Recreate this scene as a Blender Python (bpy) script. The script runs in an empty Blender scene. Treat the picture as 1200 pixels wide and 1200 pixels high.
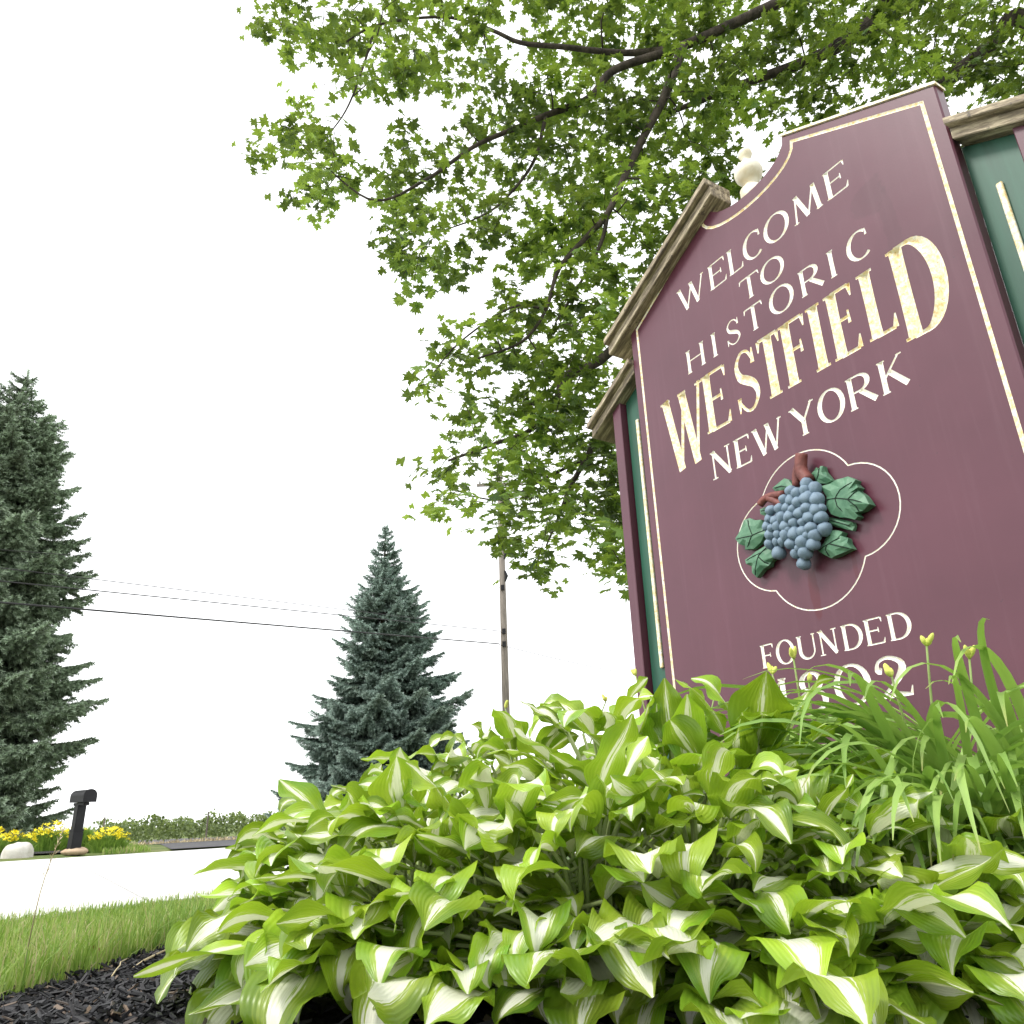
import bpy, bmesh, math, random
import numpy as np
from mathutils import Vector, Matrix

random.seed(7)
rng = np.random.default_rng(7)
scene = bpy.context.scene
col = scene.collection

# ------------------------------------------------------------------ camera
CAM_H = 0.45
F = 910.0 / 1200.0
RT = Vector((0.999458, 0.0119336, -0.0306769))      # image right in the world
DN = Vector((-0.0329163, 0.362348, -0.931461))      # image down in the world
FW = Vector((0.0, 0.931966, 0.362545))              # view direction
cam_data = bpy.data.cameras.new('camera')
cam = bpy.data.objects.new('camera', cam_data)
col.objects.link(cam)
cam_data.sensor_width = 36.0
cam_data.sensor_fit = 'HORIZONTAL'
cam_data.lens = 36.0 * F
cam_data.clip_start = 0.05
cam_data.clip_end = 3000.0
cam.matrix_world = Matrix(((RT.x, -DN.x, -FW.x, 0.0), (RT.y, -DN.y, -FW.y, 0.0),
                           (RT.z, -DN.z, -FW.z, CAM_H), (0, 0, 0, 1)))
scene.camera = cam

# ------------------------------------------------------------------ sky, sun, exposure
SUN_EL, SUN_AZ = math.radians(52), math.radians(-112)   # azimuth measured from +Y towards +X
world = bpy.data.worlds.new('World')
scene.world = world
world.use_nodes = True
wn = world.node_tree
wn.nodes.clear()
w_out = wn.nodes.new('ShaderNodeOutputWorld')
w_bg = wn.nodes.new('ShaderNodeBackground')
w_sky = wn.nodes.new('ShaderNodeTexSky')
w_sky.sky_type = 'NISHITA'
w_sky.sun_disc = False
w_sky.sun_elevation = SUN_EL
w_sky.sun_rotation = SUN_AZ
w_hs = wn.nodes.new('ShaderNodeHueSaturation')
w_hs.inputs['Saturation'].default_value = 0.12
w_mix = wn.nodes.new('ShaderNodeMixRGB')
w_mix.inputs['Fac'].default_value = 0.72                 # an even sheet of bright cloud
w_mix.inputs['Color2'].default_value = (7.6, 7.7, 7.8, 1)
wn.links.new(w_sky.outputs['Color'], w_hs.inputs['Color'])
wn.links.new(w_hs.outputs['Color'], w_mix.inputs['Color1'])
wn.links.new(w_mix.outputs['Color'], w_bg.inputs['Color'])
w_bg.inputs['Strength'].default_value = 0.13
wn.links.new(w_bg.outputs['Background'], w_out.inputs['Surface'])

sun_data = bpy.data.lights.new('sun', 'SUN')
sun_data.energy = 1.3
sun_data.angle = math.radians(14)
sun_data.color = (1.0, 0.96, 0.9)
sun = bpy.data.objects.new('sun', sun_data)
col.objects.link(sun)
sun_dir = Vector((math.sin(SUN_AZ) * math.cos(SUN_EL), math.cos(SUN_AZ) * math.cos(SUN_EL), math.sin(SUN_EL)))
sun.rotation_euler = sun_dir.to_track_quat('Z', 'Y').to_euler()
sun.location = (-6, -3, 9)

scene.view_settings.view_transform = 'Standard'
scene.view_settings.look = 'None'
scene.view_settings.gamma = 1.0
scene.view_settings.use_curve_mapping = False
scene.view_settings.exposure = 1.2
scene.cycles.max_bounces = 6
scene.cycles.diffuse_bounces = 3
scene.cycles.glossy_bounces = 2
scene.cycles.transmission_bounces = 4

# ------------------------------------------------------------------ helpers
def ray(px, py):
    v = RT * ((px - 600) / 910.0) + DN * ((py - 600) / 910.0) + FW
    return v / v.y
def at(px, py, Y):
    """World point seen at photo position (px, py) standing Y metres ahead."""
    r = ray(px, py)
    return Vector((r.x * Y, Y, CAM_H + r.z * Y))
def on_ground(px, py, z=0.0):
    r = ray(px, py)
    t = (z - CAM_H) / r.z
    return Vector((r.x * t, t, z))
def smooth(a, b, x):
    t = min(1.0, max(0.0, (x - a) / (b - a)))
    return t * t * (3 - 2 * t)

def mesh_of(name, verts, faces, mats=None, uvs=None, face_mat=None, tint=None, smooth_shade=False):
    me = bpy.data.meshes.new(name)
    me.from_pydata([tuple(v) for v in verts], [], [tuple(f) for f in faces])
    for m in (mats or []):
        me.materials.append(m)
    if uvs is not None:
        uv = me.uv_layers.new(name='UVMap')
        idx = np.zeros(len(me.loops), dtype=np.int32)
        me.loops.foreach_get('vertex_index', idx)
        uv.data.foreach_set('uv', np.asarray(uvs, dtype=np.float32)[idx].ravel())
    if face_mat is not None:
        me.polygons.foreach_set('material_index', np.asarray(face_mat, dtype=np.int32))
    if tint is not None:
        at_ = me.attributes.new('tint', 'FLOAT', 'POINT')
        at_.data.foreach_set('value', np.asarray(tint, dtype=np.float32))
    if smooth_shade:
        me.polygons.foreach_set('use_smooth', [True] * len(me.polygons))
    me.update()
    return me
def obj(name, me, parent=None, loc=None, rot=None, scale=None):
    o = bpy.data.objects.new(name, me)
    col.objects.link(o)
    if parent is not None:
        o.parent = parent
    if loc is not None:
        o.location = loc
    if rot is not None:
        o.rotation_euler = rot
    if scale is not None:
        o.scale = scale
    return o
def tag(o, label, cat, group=None, kind=None):
    o['label'] = label
    o['category'] = cat
    if group:
        o['group'] = group
    if kind:
        o['kind'] = kind
    return o
def structure(o):
    o['kind'] = 'structure'
    return o
class MB:
    """collects polygons for one mesh"""
    def __init__(self):
        self.v, self.f, self.m, self.uv, self.t = [], [], [], [], []
    def add(self, verts, faces, mat=0, uvs=None, tint=0.5):
        b = len(self.v)
        self.v.extend(verts)
        self.f.extend([tuple(i + b for i in f) for f in faces])
        self.m.extend([mat] * len(faces))
        self.uv.extend(uvs if uvs is not None else [(0, 0)] * len(verts))
        self.t.extend([tint] * len(verts))
    def box(self, c, s, mat=0, rz=0.0):
        vs = []
        for dz in (-1, 1):
            for dx, dy in ((-1, -1), (1, -1), (1, 1), (-1, 1)):
                x, y = dx * s[0] / 2, dy * s[1] / 2
                vs.append((c[0] + x * math.cos(rz) - y * math.sin(rz), c[1] + x * math.sin(rz) + y * math.cos(rz), c[2] + dz * s[2] / 2))
        self.add(vs, [(3, 2, 1, 0), (4, 5, 6, 7), (0, 1, 5, 4), (1, 2, 6, 5), (2, 3, 7, 6), (3, 0, 4, 7)], mat)
    def tube(self, pts, radii, n=6, mat=0, cap=True, uv=None, tint=0.5):
        pts = [Vector(p) for p in pts]
        rings = []
        ref = Vector((0.13, 0.21, 0.97))
        for i, p in enumerate(pts):
            d = (pts[min(i + 1, len(pts) - 1)] - pts[max(i - 1, 0)])
            if d.length < 1e-9:
                d = Vector((0, 0, 1))
            d.normalize()
            a = d.cross(ref)
            if a.length < 0.05:
                a = d.cross(Vector((1, 0, 0)))
            a.normalize()
            b = d.cross(a)
            rings.append([p + (a * math.cos(2 * math.pi * k / n) + b * math.sin(2 * math.pi * k / n)) * radii[i] for k in range(n)])
        vs = [v for r in rings for v in r]
        fs = []
        for i in range(len(pts) - 1):
            for k in range(n):
                k2 = (k + 1) % n
                fs.append((i * n + k, i * n + k2, (i + 1) * n + k2, (i + 1) * n + k))
        if cap:
            fs.append(tuple(reversed(range(n))))
            fs.append(tuple(range((len(pts) - 1) * n, len(pts) * n)))
        self.add(vs, fs, mat, [uv] * len(vs) if uv else None, tint)
    def mesh(self, name, mats, smooth_shade=False, uv=False, tint=False):
        return mesh_of(name, self.v, self.f, mats, self.uv if uv else None, self.m, self.t if tint else None, smooth_shade)
def spline(pts, n):
    """Catmull-Rom through pts, n samples per span"""
    P = [Vector(p) for p in pts]
    P = [P[0] * 2 - P[1]] + P + [P[-1] * 2 - P[-2]]
    out = []
    for i in range(1, len(P) - 2):
        for k in range(n):
            t = k / n
            a, b, c, d = P[i - 1], P[i], P[i + 1], P[i + 2]
            out.append(0.5 * ((2 * b) + (c - a) * t + (2 * a - 5 * b + 4 * c - d) * t * t + (3 * b - a - 3 * c + d) * t ** 3))
    out.append(P[-2])
    return out

# ------------------------------------------------------------------ materials
class NT:
    def __init__(self, name):
        self.mat = bpy.data.materials.new(name)
        self.mat.use_nodes = True
        self.t = self.mat.node_tree
        self.t.nodes.clear()
        self.out = self.n('ShaderNodeOutputMaterial')
    def n(self, kind, **kw):
        nd = self.t.nodes.new(kind)
        for k, v in kw.items():
            setattr(nd, k, v)
        return nd
    def link(self, a, b):
        self.t.links.new(a, b)
    def put(self, sock, v):
        if isinstance(v, bpy.types.NodeSocket):
            self.link(v, sock)
        elif isinstance(v, tuple) and len(v) == 3 and sock.type == 'RGBA':
            sock.default_value = (*v, 1)
        else:
            sock.default_value = v
    def noise(self, scale, detail=4, vec=None, rough=0.55, out='Fac'):
        nd = self.n('ShaderNodeTexNoise')
        nd.inputs['Scale'].default_value = scale
        nd.inputs['Detail'].default_value = detail
        nd.inputs['Roughness'].default_value = rough
        if vec is not None:
            self.link(vec, nd.inputs['Vector'])
        return nd.outputs[out]
    def ramp(self, fac, stops):
        nd = self.n('ShaderNodeValToRGB')
        self.put(nd.inputs['Fac'], fac)
        el = nd.color_ramp.elements
        while len(el) < len(stops):
            el.new(0.5)
        for e, (p, c) in zip(el, stops):
            e.position = p
            e.color = (*c, 1) if isinstance(c, tuple) else (c, c, c, 1)
        return nd.outputs['Color']
    def mix(self, fac, a, b, mode='MIX'):
        nd = self.n('ShaderNodeMixRGB', blend_type=mode)
        self.put(nd.inputs['Fac'], fac)
        self.put(nd.inputs['Color1'], a)
        self.put(nd.inputs['Color2'], b)
        return nd.outputs['Color']
    def math(self, op, a, b=0.0, c=0.0, clamp=False):
        nd = self.n('ShaderNodeMath', operation=op, use_clamp=clamp)
        self.put(nd.inputs[0], a)
        self.put(nd.inputs[1], b)
        self.put(nd.inputs[2], c)
        return nd.outputs[0]
    def step(self, x, lo, hi):
        nd = self.n('ShaderNodeMapRange', interpolation_type='SMOOTHSTEP')
        self.put(nd.inputs['Value'], x)
        self.put(nd.inputs['From Min'], lo)
        self.put(nd.inputs['From Max'], hi)
        return nd.outputs['Result']
    def coord(self, kind='Object', scale=None):
        c = self.n('ShaderNodeTexCoord').outputs[kind]
        if scale:
            m = self.n('ShaderNodeMapping')
            m.inputs['Scale'].default_value = scale
            self.link(c, m.inputs['Vector'])
            return m.outputs['Vector']
        return c
    def sep(self, v):
        nd = self.n('ShaderNodeSeparateXYZ')
        self.link(v, nd.inputs[0])
        return nd.outputs
    def comb(self, x, y, z):
        nd = self.n('ShaderNodeCombineXYZ')
        for i, v in enumerate((x, y, z)):
            self.put(nd.inputs[i], v)
        return nd.outputs[0]
    def rand(self):
        return self.n('ShaderNodeObjectInfo').outputs['Random']
    def bump(self, h, strength=0.3, dist=0.01):
        nd = self.n('ShaderNodeBump')
        nd.inputs['Strength'].default_value = strength
        nd.inputs['Distance'].default_value = dist
        self.link(h, nd.inputs['Height'])
        return nd.outputs['Normal']
    def bsdf(self, color, rough=0.6, spec=0.5, normal=None, transl=None, tfac=0.4, metal=0.0):
        p = self.n('ShaderNodeBsdfPrincipled')
        self.put(p.inputs['Base Color'], color)
        self.put(p.inputs['Roughness'], rough)
        self.put(p.inputs['Specular IOR Level'], spec)
        p.inputs['Metallic'].default_value = metal
        if normal is not None:
            self.link(normal, p.inputs['Normal'])
        sh = p.outputs[0]
        if transl is not None:
            tr = self.n('ShaderNodeBsdfTranslucent')
            self.put(tr.inputs['Color'], transl)
            if normal is not None:
                self.link(normal, tr.inputs['Normal'])
            mx = self.n('ShaderNodeMixShader')
            mx.inputs[0].default_value = tfac
            self.link(p.outputs[0], mx.inputs[1])
            self.link(tr.outputs[0], mx.inputs[2])
            sh = mx.outputs[0]
        self.link(sh, self.out.inputs['Surface'])
        return self.mat

def simple(name, c1, c2, scale=8, rough=0.7, spec=0.3, bump=0.2, bdist=0.01, stretch=None):
    m = NT(name)
    v = m.coord('Object', stretch)
    n = m.noise(scale, 5, v)
    c = m.ramp(n, [(0.3, c1), (0.7, c2)])
    return m.bsdf(c, rough, spec, m.bump(m.noise(scale * 4, 4, v), bump, bdist))

# hosta leaf: green rim, streaked white centre that follows the veins
def hosta_material(name, green_a, green_b, white_w):
    m = NT(name)
    uv = m.sep(m.coord('UV'))
    u = m.math('SUBTRACT', m.math('MULTIPLY', uv[0], 2), 1.0)
    a = m.math('ABSOLUTE', u)
    r = m.rand()
    off = m.math('MULTIPLY', r, 37.0)
    streak = m.noise(1.0, 3, m.comb(m.math('ADD', m.math('MULTIPLY', u, 13.0), off), m.math('MULTIPLY', uv[1], 2.4), off), 0.6)
    broad = m.noise(1.0, 2, m.comb(off, m.math('MULTIPLY', uv[1], 3.0), u))
    wid = m.math('MULTIPLY', m.math('ADD', 0.55, m.math('MULTIPLY', broad, 0.9)), white_w)
    wid = m.math('MULTIPLY', wid, m.math('ADD', 0.3, m.math('MULTIPLY', r, 1.3)))
    edge = m.math('ADD', a, m.math('MULTIPLY', m.math('SUBTRACT', streak, 0.5), 0.95))
    white = m.math('SUBTRACT', 1.0, m.step(edge, m.math('SUBTRACT', wid, 0.05), m.math('ADD', wid, 0.05)))
    pale = m.math('SUBTRACT', 1.0, m.step(edge, wid, m.math('ADD', wid, 0.42)))
    patch = m.noise(7.0, 3, m.coord('Object'))
    green = m.mix(m.step(patch, 0.3, 0.7), green_a, green_b)
    rv = m.n('ShaderNodeHueSaturation')
    m.put(rv.inputs['Hue'], m.math('ADD', 0.492, m.math('MULTIPLY', m.math('FRACT', m.math('MULTIPLY', r, 7.31)), 0.016)))
    m.put(rv.inputs['Value'], m.math('ADD', 0.52, m.math('MULTIPLY', m.math('FRACT', m.math('MULTIPLY', r, 3.77)), 0.68)))
    m.link(green, rv.inputs['Color'])
    green = rv.outputs['Color']
    green = m.mix(m.math('MULTIPLY', pale, 0.5), green, (0.47, 0.57, 0.1))
    c = m.mix(white, green, (0.8, 0.81, 0.66))
    # brown nibbled flecks
    fleck = m.step(m.noise(42.0, 2, m.coord('Object')), 0.74, 0.79)
    c = m.mix(m.math('MULTIPLY', fleck, 0.5), c, (0.3, 0.22, 0.08))
    # parallel veins bowed along the blade
    vein = m.math('SINE', m.math('MULTIPLY', m.math('POWER', a, 0.85), 46.0))
    h = m.math('ADD', m.math('MULTIPLY', vein, 0.5), m.math('MULTIPLY', m.noise(60, 2, m.coord('Object')), 0.5))
    nrm = m.bump(h, 0.28, 0.0014)
    tr = m.mix(white, m.mix(0.5, c, (0.42, 0.62, 0.03)), (0.75, 0.78, 0.5))
    return m.bsdf(c, m.math('ADD', 0.24, m.math('MULTIPLY', patch, 0.2)), 0.5, nrm, tr, 0.33)

M = {}
M['hosta'] = hosta_material('hosta_leaf', (0.15, 0.3, 0.02), (0.34, 0.49, 0.03), 0.28)
M['hosta_green'] = hosta_material('hosta_leaf_green', (0.2, 0.36, 0.02), (0.33, 0.49, 0.025), 0.08)
m = NT('petiole'); M['petiole'] = m.bsdf(m.ramp(m.noise(9, 2, m.coord()), [(0.3, (0.24, 0.32, 0.1)), (0.7, (0.42, 0.46, 0.24))]), 0.45, 0.4)

m = NT('daylily_leaf')
uv_ = m.sep(m.coord('UV'))
fib = m.noise(1.0, 2, m.comb(m.math('MULTIPLY', uv_[0], 16), m.math('MULTIPLY', uv_[1], 2), m.rand()))
c_ = m.mix(m.rand(), (0.17, 0.32, 0.05), (0.36, 0.52, 0.13))
c_ = m.mix(m.math('MULTIPLY', fib, 0.5), c_, (0.25, 0.38, 0.12))
dry = m.math('MULTIPLY', m.step(m.math('ADD', uv_[1], m.math('MULTIPLY', m.noise(6, 2, m.coord()), 0.3)), 1.09, 1.22), 0.9)
c_ = m.mix(dry, c_, (0.4, 0.32, 0.13))
M['daylily'] = m.bsdf(c_, 0.36, 0.45, m.bump(fib, 0.25, 0.001), m.mix(0.5, c_, (0.3, 0.5, 0.04)), 0.3)
M['scape'] = simple('scape', (0.16, 0.26, 0.06), (0.3, 0.34, 0.13), 20, 0.5)
M['bud'] = simple('bud', (0.42, 0.5, 0.08), (0.62, 0.6, 0.14), 60, 0.45)

def leaf_material(name, top_a, top_b, trans, tfac=0.5):
    m = NT(name)
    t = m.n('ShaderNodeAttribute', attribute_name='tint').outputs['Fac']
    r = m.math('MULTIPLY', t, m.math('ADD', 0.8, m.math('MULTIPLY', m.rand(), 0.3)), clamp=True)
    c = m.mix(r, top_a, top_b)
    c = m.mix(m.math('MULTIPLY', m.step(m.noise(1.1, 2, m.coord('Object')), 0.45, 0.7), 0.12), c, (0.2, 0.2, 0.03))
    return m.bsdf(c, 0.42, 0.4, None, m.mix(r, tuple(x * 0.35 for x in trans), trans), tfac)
M['maple'] = leaf_material('maple_leaf', (0.022, 0.06, 0.016), (0.11, 0.21, 0.035), (0.33, 0.47, 0.05), 0.43)
M['vine'] = leaf_material('vine_leaf', (0.1, 0.15, 0.05), (0.2, 0.26, 0.1), (0.3, 0.4, 0.1), 0.35)
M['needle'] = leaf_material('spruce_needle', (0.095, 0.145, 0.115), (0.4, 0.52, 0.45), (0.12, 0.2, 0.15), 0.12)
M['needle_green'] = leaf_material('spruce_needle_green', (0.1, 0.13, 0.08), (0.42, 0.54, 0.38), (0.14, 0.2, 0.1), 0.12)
M['bark'] = simple('bark', (0.03, 0.026, 0.022), (0.085, 0.07, 0.055), 14, 0.9, 0.1, 0.8, 0.02, (1, 1, 0.35))
M['spruce_bark'] = simple('spruce_bark', (0.05, 0.035, 0.025), (0.12, 0.09, 0.06), 9, 0.95, 0.05)

# painted sign
m = NT('maroon_paint')
oc = m.coord('Object')
xyz = m.sep(oc)
base = m.ramp(m.noise(2.2, 5, oc), [(0.3, (0.078, 0.02, 0.034)), (0.7, (0.102, 0.028, 0.046))])
streaks = m.noise(1.0, 5, m.comb(m.math('MULTIPLY', xyz[0], 26), 0.0, m.math('MULTIPLY', xyz[2], 1.3)), 0.6)
base = m.mix(m.math('MULTIPLY', m.step(streaks, 0.5, 0.78), 0.14), base, (0.2, 0.1, 0.13))
specks = m.step(m.noise(55, 2, oc), 0.735, 0.765)
base = m.mix(m.math('MULTIPLY', specks, 0.6), base, (0.04, 0.02, 0.03))
def blob(m, x, z, cx, cz, rx, rz, wob, nz):
    dx = m.math('DIVIDE', m.math('SUBTRACT', x, cx), rx)
    dz = m.math('DIVIDE', m.math('SUBTRACT', z, cz), rz)
    d = m.math('SQRT', m.math('ADD', m.math('MULTIPLY', dx, dx), m.math('MULTIPLY', dz, dz)))
    d = m.math('ADD', d, m.math('MULTIPLY', m.math('SUBTRACT', nz, 0.5), wob))
    return m.math('SUBTRACT', 1.0, m.step(d, 0.8, 1.05))
nz_ = m.noise(16, 4, oc)
base = m.mix(m.math('MULTIPLY', blob(m, xyz[0], xyz[2], 0.735, 1.12, 0.021, 0.1, 0.9, nz_), 0.75), base, (0.085, 0.007, 0.014))
base = m.mix(m.math('MULTIPLY', blob(m, xyz[0], xyz[2], 0.905, 1.17, 0.009, 0.06, 0.9, nz_), 0.6), base, (0.085, 0.01, 0.018))
base = m.mix(m.math('MULTIPLY', blob(m, xyz[0], xyz[2], 1.23, 2.42, 0.07, 0.075, 1.2, nz_), 0.35), base, (0.055, 0.013, 0.022))
base = m.mix(m.math('MULTIPLY', blob(m, xyz[0], xyz[2], 1.285, 2.2, 0.03, 0.25, 1.6, nz_), 0.3), base, (0.055, 0.013, 0.022))
M['maroon'] = m.bsdf(base, m.math('ADD', 0.22, m.math('MULTIPLY', m.math('ADD', m.math('MULTIPLY', streaks, 0.5), m.math('MULTIPLY', m.noise(3.5, 5, oc), 0.8)), 0.2)), 0.47, m.bump(m.noise(140, 3, oc), 0.05, 0.002))

m = NT('gold_paint')
oc = m.coord('Object')
n1 = m.noise(58, 6, oc, 0.75)
c_ = m.ramp(n1, [(0.24, (0.42, 0.25, 0.08)), (0.4, (0.74, 0.55, 0.24)), (0.5, (0.8, 0.72, 0.5)), (0.6, (0.84, 0.82, 0.75))])
c_ = m.mix(m.step(m.noise(90, 3, oc), 0.66, 0.75), c_, (0.3, 0.16, 0.1))
M['gold'] = m.bsdf(c_, 0.42, 0.5, m.bump(n1, 0.15, 0.002))

m = NT('pale_gold_paint')
oc = m.coord('Object')
n1 = m.noise(58, 6, oc, 0.75)
c_ = m.ramp(n1, [(0.22, (0.5, 0.33, 0.15)), (0.36, (0.78, 0.68, 0.46)), (0.46, (0.83, 0.8, 0.7)), (0.6, (0.85, 0.84, 0.79))])
M['pale_gold'] = m.bsdf(c_, 0.45, 0.4, m.bump(n1, 0.12, 0.002))

m = NT('green_paint')
oc = m.coord('Object', (14, 14, 1.2))
n1 = m.noise(2.0, 5, oc)
c_ = m.ramp(n1, [(0.3, (0.01, 0.062, 0.036)), (0.7, (0.018, 0.095, 0.058))])
M['green'] = m.bsdf(c_, 0.45, 0.5, m.bump(n1, 0.12, 0.003))

m = NT('weathered_cream')
oc = m.coord('Object', (2.2, 16, 16))
n1 = m.noise(3.2, 7, oc, 0.72)
n2 = m.noise(40, 3, m.coord('Object'))
c_ = m.ramp(n1, [(0.38, (0.13, 0.105, 0.08)), (0.5, (0.27, 0.22, 0.155)), (0.6, (0.52, 0.44, 0.31)), (0.75, (0.7, 0.64, 0.5))])
c_ = m.mix(m.step(n2, 0.62, 0.72), c_, (0.13, 0.11, 0.09))
M['cream'] = m.bsdf(c_, 0.7, 0.3, m.bump(n1, 0.35, 0.004))
M['finial'] = simple('finial_paint', (0.6, 0.5, 0.32), (0.82, 0.78, 0.66), 18, 0.45, 0.5, 0.1)
M['grape'] = simple('grape_paint', (0.085, 0.145, 0.21), (0.24, 0.31, 0.38), 30, 0.55, 0.35, 0.3, 0.003)
m = NT('carved_leaf_paint')
uvx = m.sep(m.coord('UV'))
c_ = m.ramp(m.noise(30, 4, m.coord()), [(0.3, (0.045, 0.135, 0.075)), (0.7, (0.11, 0.235, 0.14))])
M['carved_leaf'] = m.bsdf(c_, 0.5, 0.4, m.bump(m.noise(90, 3, m.coord()), 0.25, 0.003))
M['carved_vein'] = simple('carved_vein_paint', (0.008, 0.02, 0.014), (0.015, 0.03, 0.02), 40)
M['stem'] = simple('stem_paint', (0.1, 0.03, 0.027), (0.2, 0.062, 0.05), 30, 0.55, 0.35)
M['dark'] = simple('black_gap', (0.01, 0.01, 0.01), (0.02, 0.018, 0.018), 30)

# ground
m = NT('lawn')
oc = m.coord('Object')
c_ = m.ramp(m.noise(0.8, 6, oc), [(0.3, (0.07, 0.12, 0.03)), (0.55, (0.13, 0.18, 0.05)), (0.75, (0.2, 0.2, 0.09))])
c_ = m.mix(m.math('MULTIPLY', m.noise(30, 4, oc), 0.5), c_, (0.1, 0.09, 0.05))
M['lawn'] = m.bsdf(c_, 0.9, 0.1, m.bump(m.noise(45, 4, oc), 0.8, 0.03))
m = NT('mulch')
oc = m.coord('Object')
c_ = m.ramp(m.noise(38, 5, oc, 0.7), [(0.3, (0.008, 0.008, 0.009)), (0.7, (0.04, 0.036, 0.036))])
M['mulch'] = m.bsdf(c_, 0.85, 0.2, m.bump(m.noise(50, 5, oc), 1.0, 0.02))
m = NT('mulch_chip')
t_ = m.n('ShaderNodeAttribute', attribute_name='tint').outputs['Fac']
c_ = m.ramp(t_, [(0.0, (0.004, 0.004, 0.005)), (0.6, (0.012, 0.012, 0.014)), (0.93, (0.035, 0.033, 0.036)), (0.985, (0.14, 0.1, 0.07))])
M['chip'] = m.bsdf(c_, 0.6, 0.3, m.bump(m.noise(120, 3, m.coord()), 0.5, 0.003))
m = NT('concrete')
oc = m.coord('Object')
c_ = m.ramp(m.noise(0.7, 6, oc, 0.62), [(0.3, (0.56, 0.55, 0.53)), (0.7, (0.66, 0.655, 0.64))])
c_ = m.mix(m.math('MULTIPLY', m.step(m.noise(7, 5, oc, 0.7), 0.64, 0.72), 0.35), c_, (0.25, 0.24, 0.22))
M['concrete'] = m.bsdf(c_, 0.85, 0.2, m.bump(m.noise(60, 4, oc), 0.3, 0.004))
M['joint'] = simple('road_joint', (0.38, 0.37, 0.36), (0.5, 0.49, 0.48), 6)
M['asphalt'] = simple('asphalt', (0.065, 0.064, 0.068), (0.1, 0.098, 0.1), 2.5, 0.9, 0.15, 0.5, 0.01)
m = NT('grass_blade')
t_ = m.n('ShaderNodeAttribute', attribute_name='tint').outputs['Fac']
c_ = m.ramp(t_, [(0.0, (0.08, 0.17, 0.025)), (0.45, (0.19, 0.32, 0.055)), (0.75, (0.33, 0.42, 0.11)), (0.88, (0.45, 0.4, 0.22))])
M['grass'] = m.bsdf(c_, 0.5, 0.35, None, m.mix(0.5, c_, (0.3, 0.42, 0.05)), 0.35)
M['straw'] = simple('straw', (0.34, 0.26, 0.13), (0.55, 0.47, 0.3), 14, 0.7)
M['dead_leaf'] = simple('dead_leaf', (0.2, 0.08, 0.03), (0.34, 0.18, 0.08), 25, 0.7)
M['pole'] = simple('pole_wood', (0.13, 0.115, 0.1), (0.24, 0.21, 0.18), 3, 0.85, 0.15, 0.4, 0.02, (6, 6, 0.6))
M['wire'] = simple('wire_black', (0.012, 0.012, 0.013), (0.03, 0.03, 0.03), 3, 0.5)
M['insulator'] = simple('insulator_grey', (0.2, 0.2, 0.2), (0.35, 0.35, 0.35), 9, 0.4)
M['black_metal'] = simple('black_metal', (0.004, 0.004, 0.005), (0.01, 0.01, 0.012), 9, 0.5, 0.25, 0.1)
M['stone_a'] = simple('stone_pale', (0.45, 0.42, 0.37), (0.62, 0.6, 0.55), 5, 0.85, 0.2, 0.5, 0.02)
M['stone_b'] = simple('stone_tan', (0.36, 0.25, 0.16), (0.52, 0.4, 0.28), 5, 0.85, 0.2, 0.5, 0.02)
M['yellow'] = simple('yellow_petal', (0.8, 0.66, 0.015), (0.88, 0.79, 0.05), 9, 0.6)

# ------------------------------------------------------------------ terrain
ROAD_N0, ROAD_N1 = on_ground(0, 1078), on_ground(240, 1050)
ROAD_F0, ROAD_F1 = on_ground(0, 1010), on_ground(240, 995)
def dist_line(x, y, a, b):
    """signed distance of (x,y) from the line a-b, positive beyond it"""
    d = (b - a); d.z = 0; d.normalize()
    return (x - a.x) * -d.y + (y - a.y) * d.x
def near_d(x, y): return dist_line(x, y, ROAD_N0, ROAD_N1)
def far_d(x, y): return dist_line(x, y, ROAD_F0, ROAD_F1)
BED = [(-1.20, -1.2), (-1.17, 1.2), (-1.13, 1.9), (-1.10, 2.35), (-1.05, 2.75), (-0.85, 3.25), (-0.4, 3.75), (0.3, 4.2), (1.4, 4.5), (2.8, 4.3), (3.6, 3.2), (3.9, 1.5), (3.9, -1.2)]
def bed_in(x, y):
    """about the distance inside the bed's edge (positive inside)"""
    best, inside = 1e9, False
    n = len(BED)
    for i in range(n):
        (x1, y1), (x2, y2) = BED[i], BED[(i + 1) % n]
        if (y1 > y) != (y2 > y) and x < (x2 - x1) * (y - y1) / (y2 - y1) + x1:
            inside = not inside
        L2 = (x2 - x1) ** 2 + (y2 - y1) ** 2
        t = max(0, min(1, ((x - x1) * (x2 - x1) + (y - y1) * (y2 - y1)) / L2))
        best = min(best, math.hypot(x - x1 - t * (x2 - x1), y - y1 - t * (y2 - y1)))
    return best if inside else -best
def gz(x, y):
    if y > 8 or abs(x) > 12:
        b = -9.0
    else:
        b = bed_in(x, y)
    dn, df = near_d(x, y), far_d(x, y)
    z = 0.085 * (1 - smooth(-2.4, -0.15, dn)) if y < 12 else 0.0
    if b > 0:
        z += 0.1 * smooth(0.0, 0.9, b)
    if dn > -0.02 and df < 0.02:
        z = -0.05
    if df > 0:
        z = 0.02 - 0.95 * smooth(2.0, 40, df) - 0.006 * max(0, df - 40) * (1 if df < 200 else 200 / df)
    return z
def grid_sheet(xs, ys, zf):
    V = [(x, y, zf(x, y)) for y in ys for x in xs]
    nx = len(xs)
    Fc = [(j * nx + i, j * nx + i + 1, (j + 1) * nx + i + 1, (j + 1) * nx + i) for j in range(len(ys) - 1) for i in range(nx - 1)]
    return V, Fc
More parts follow.
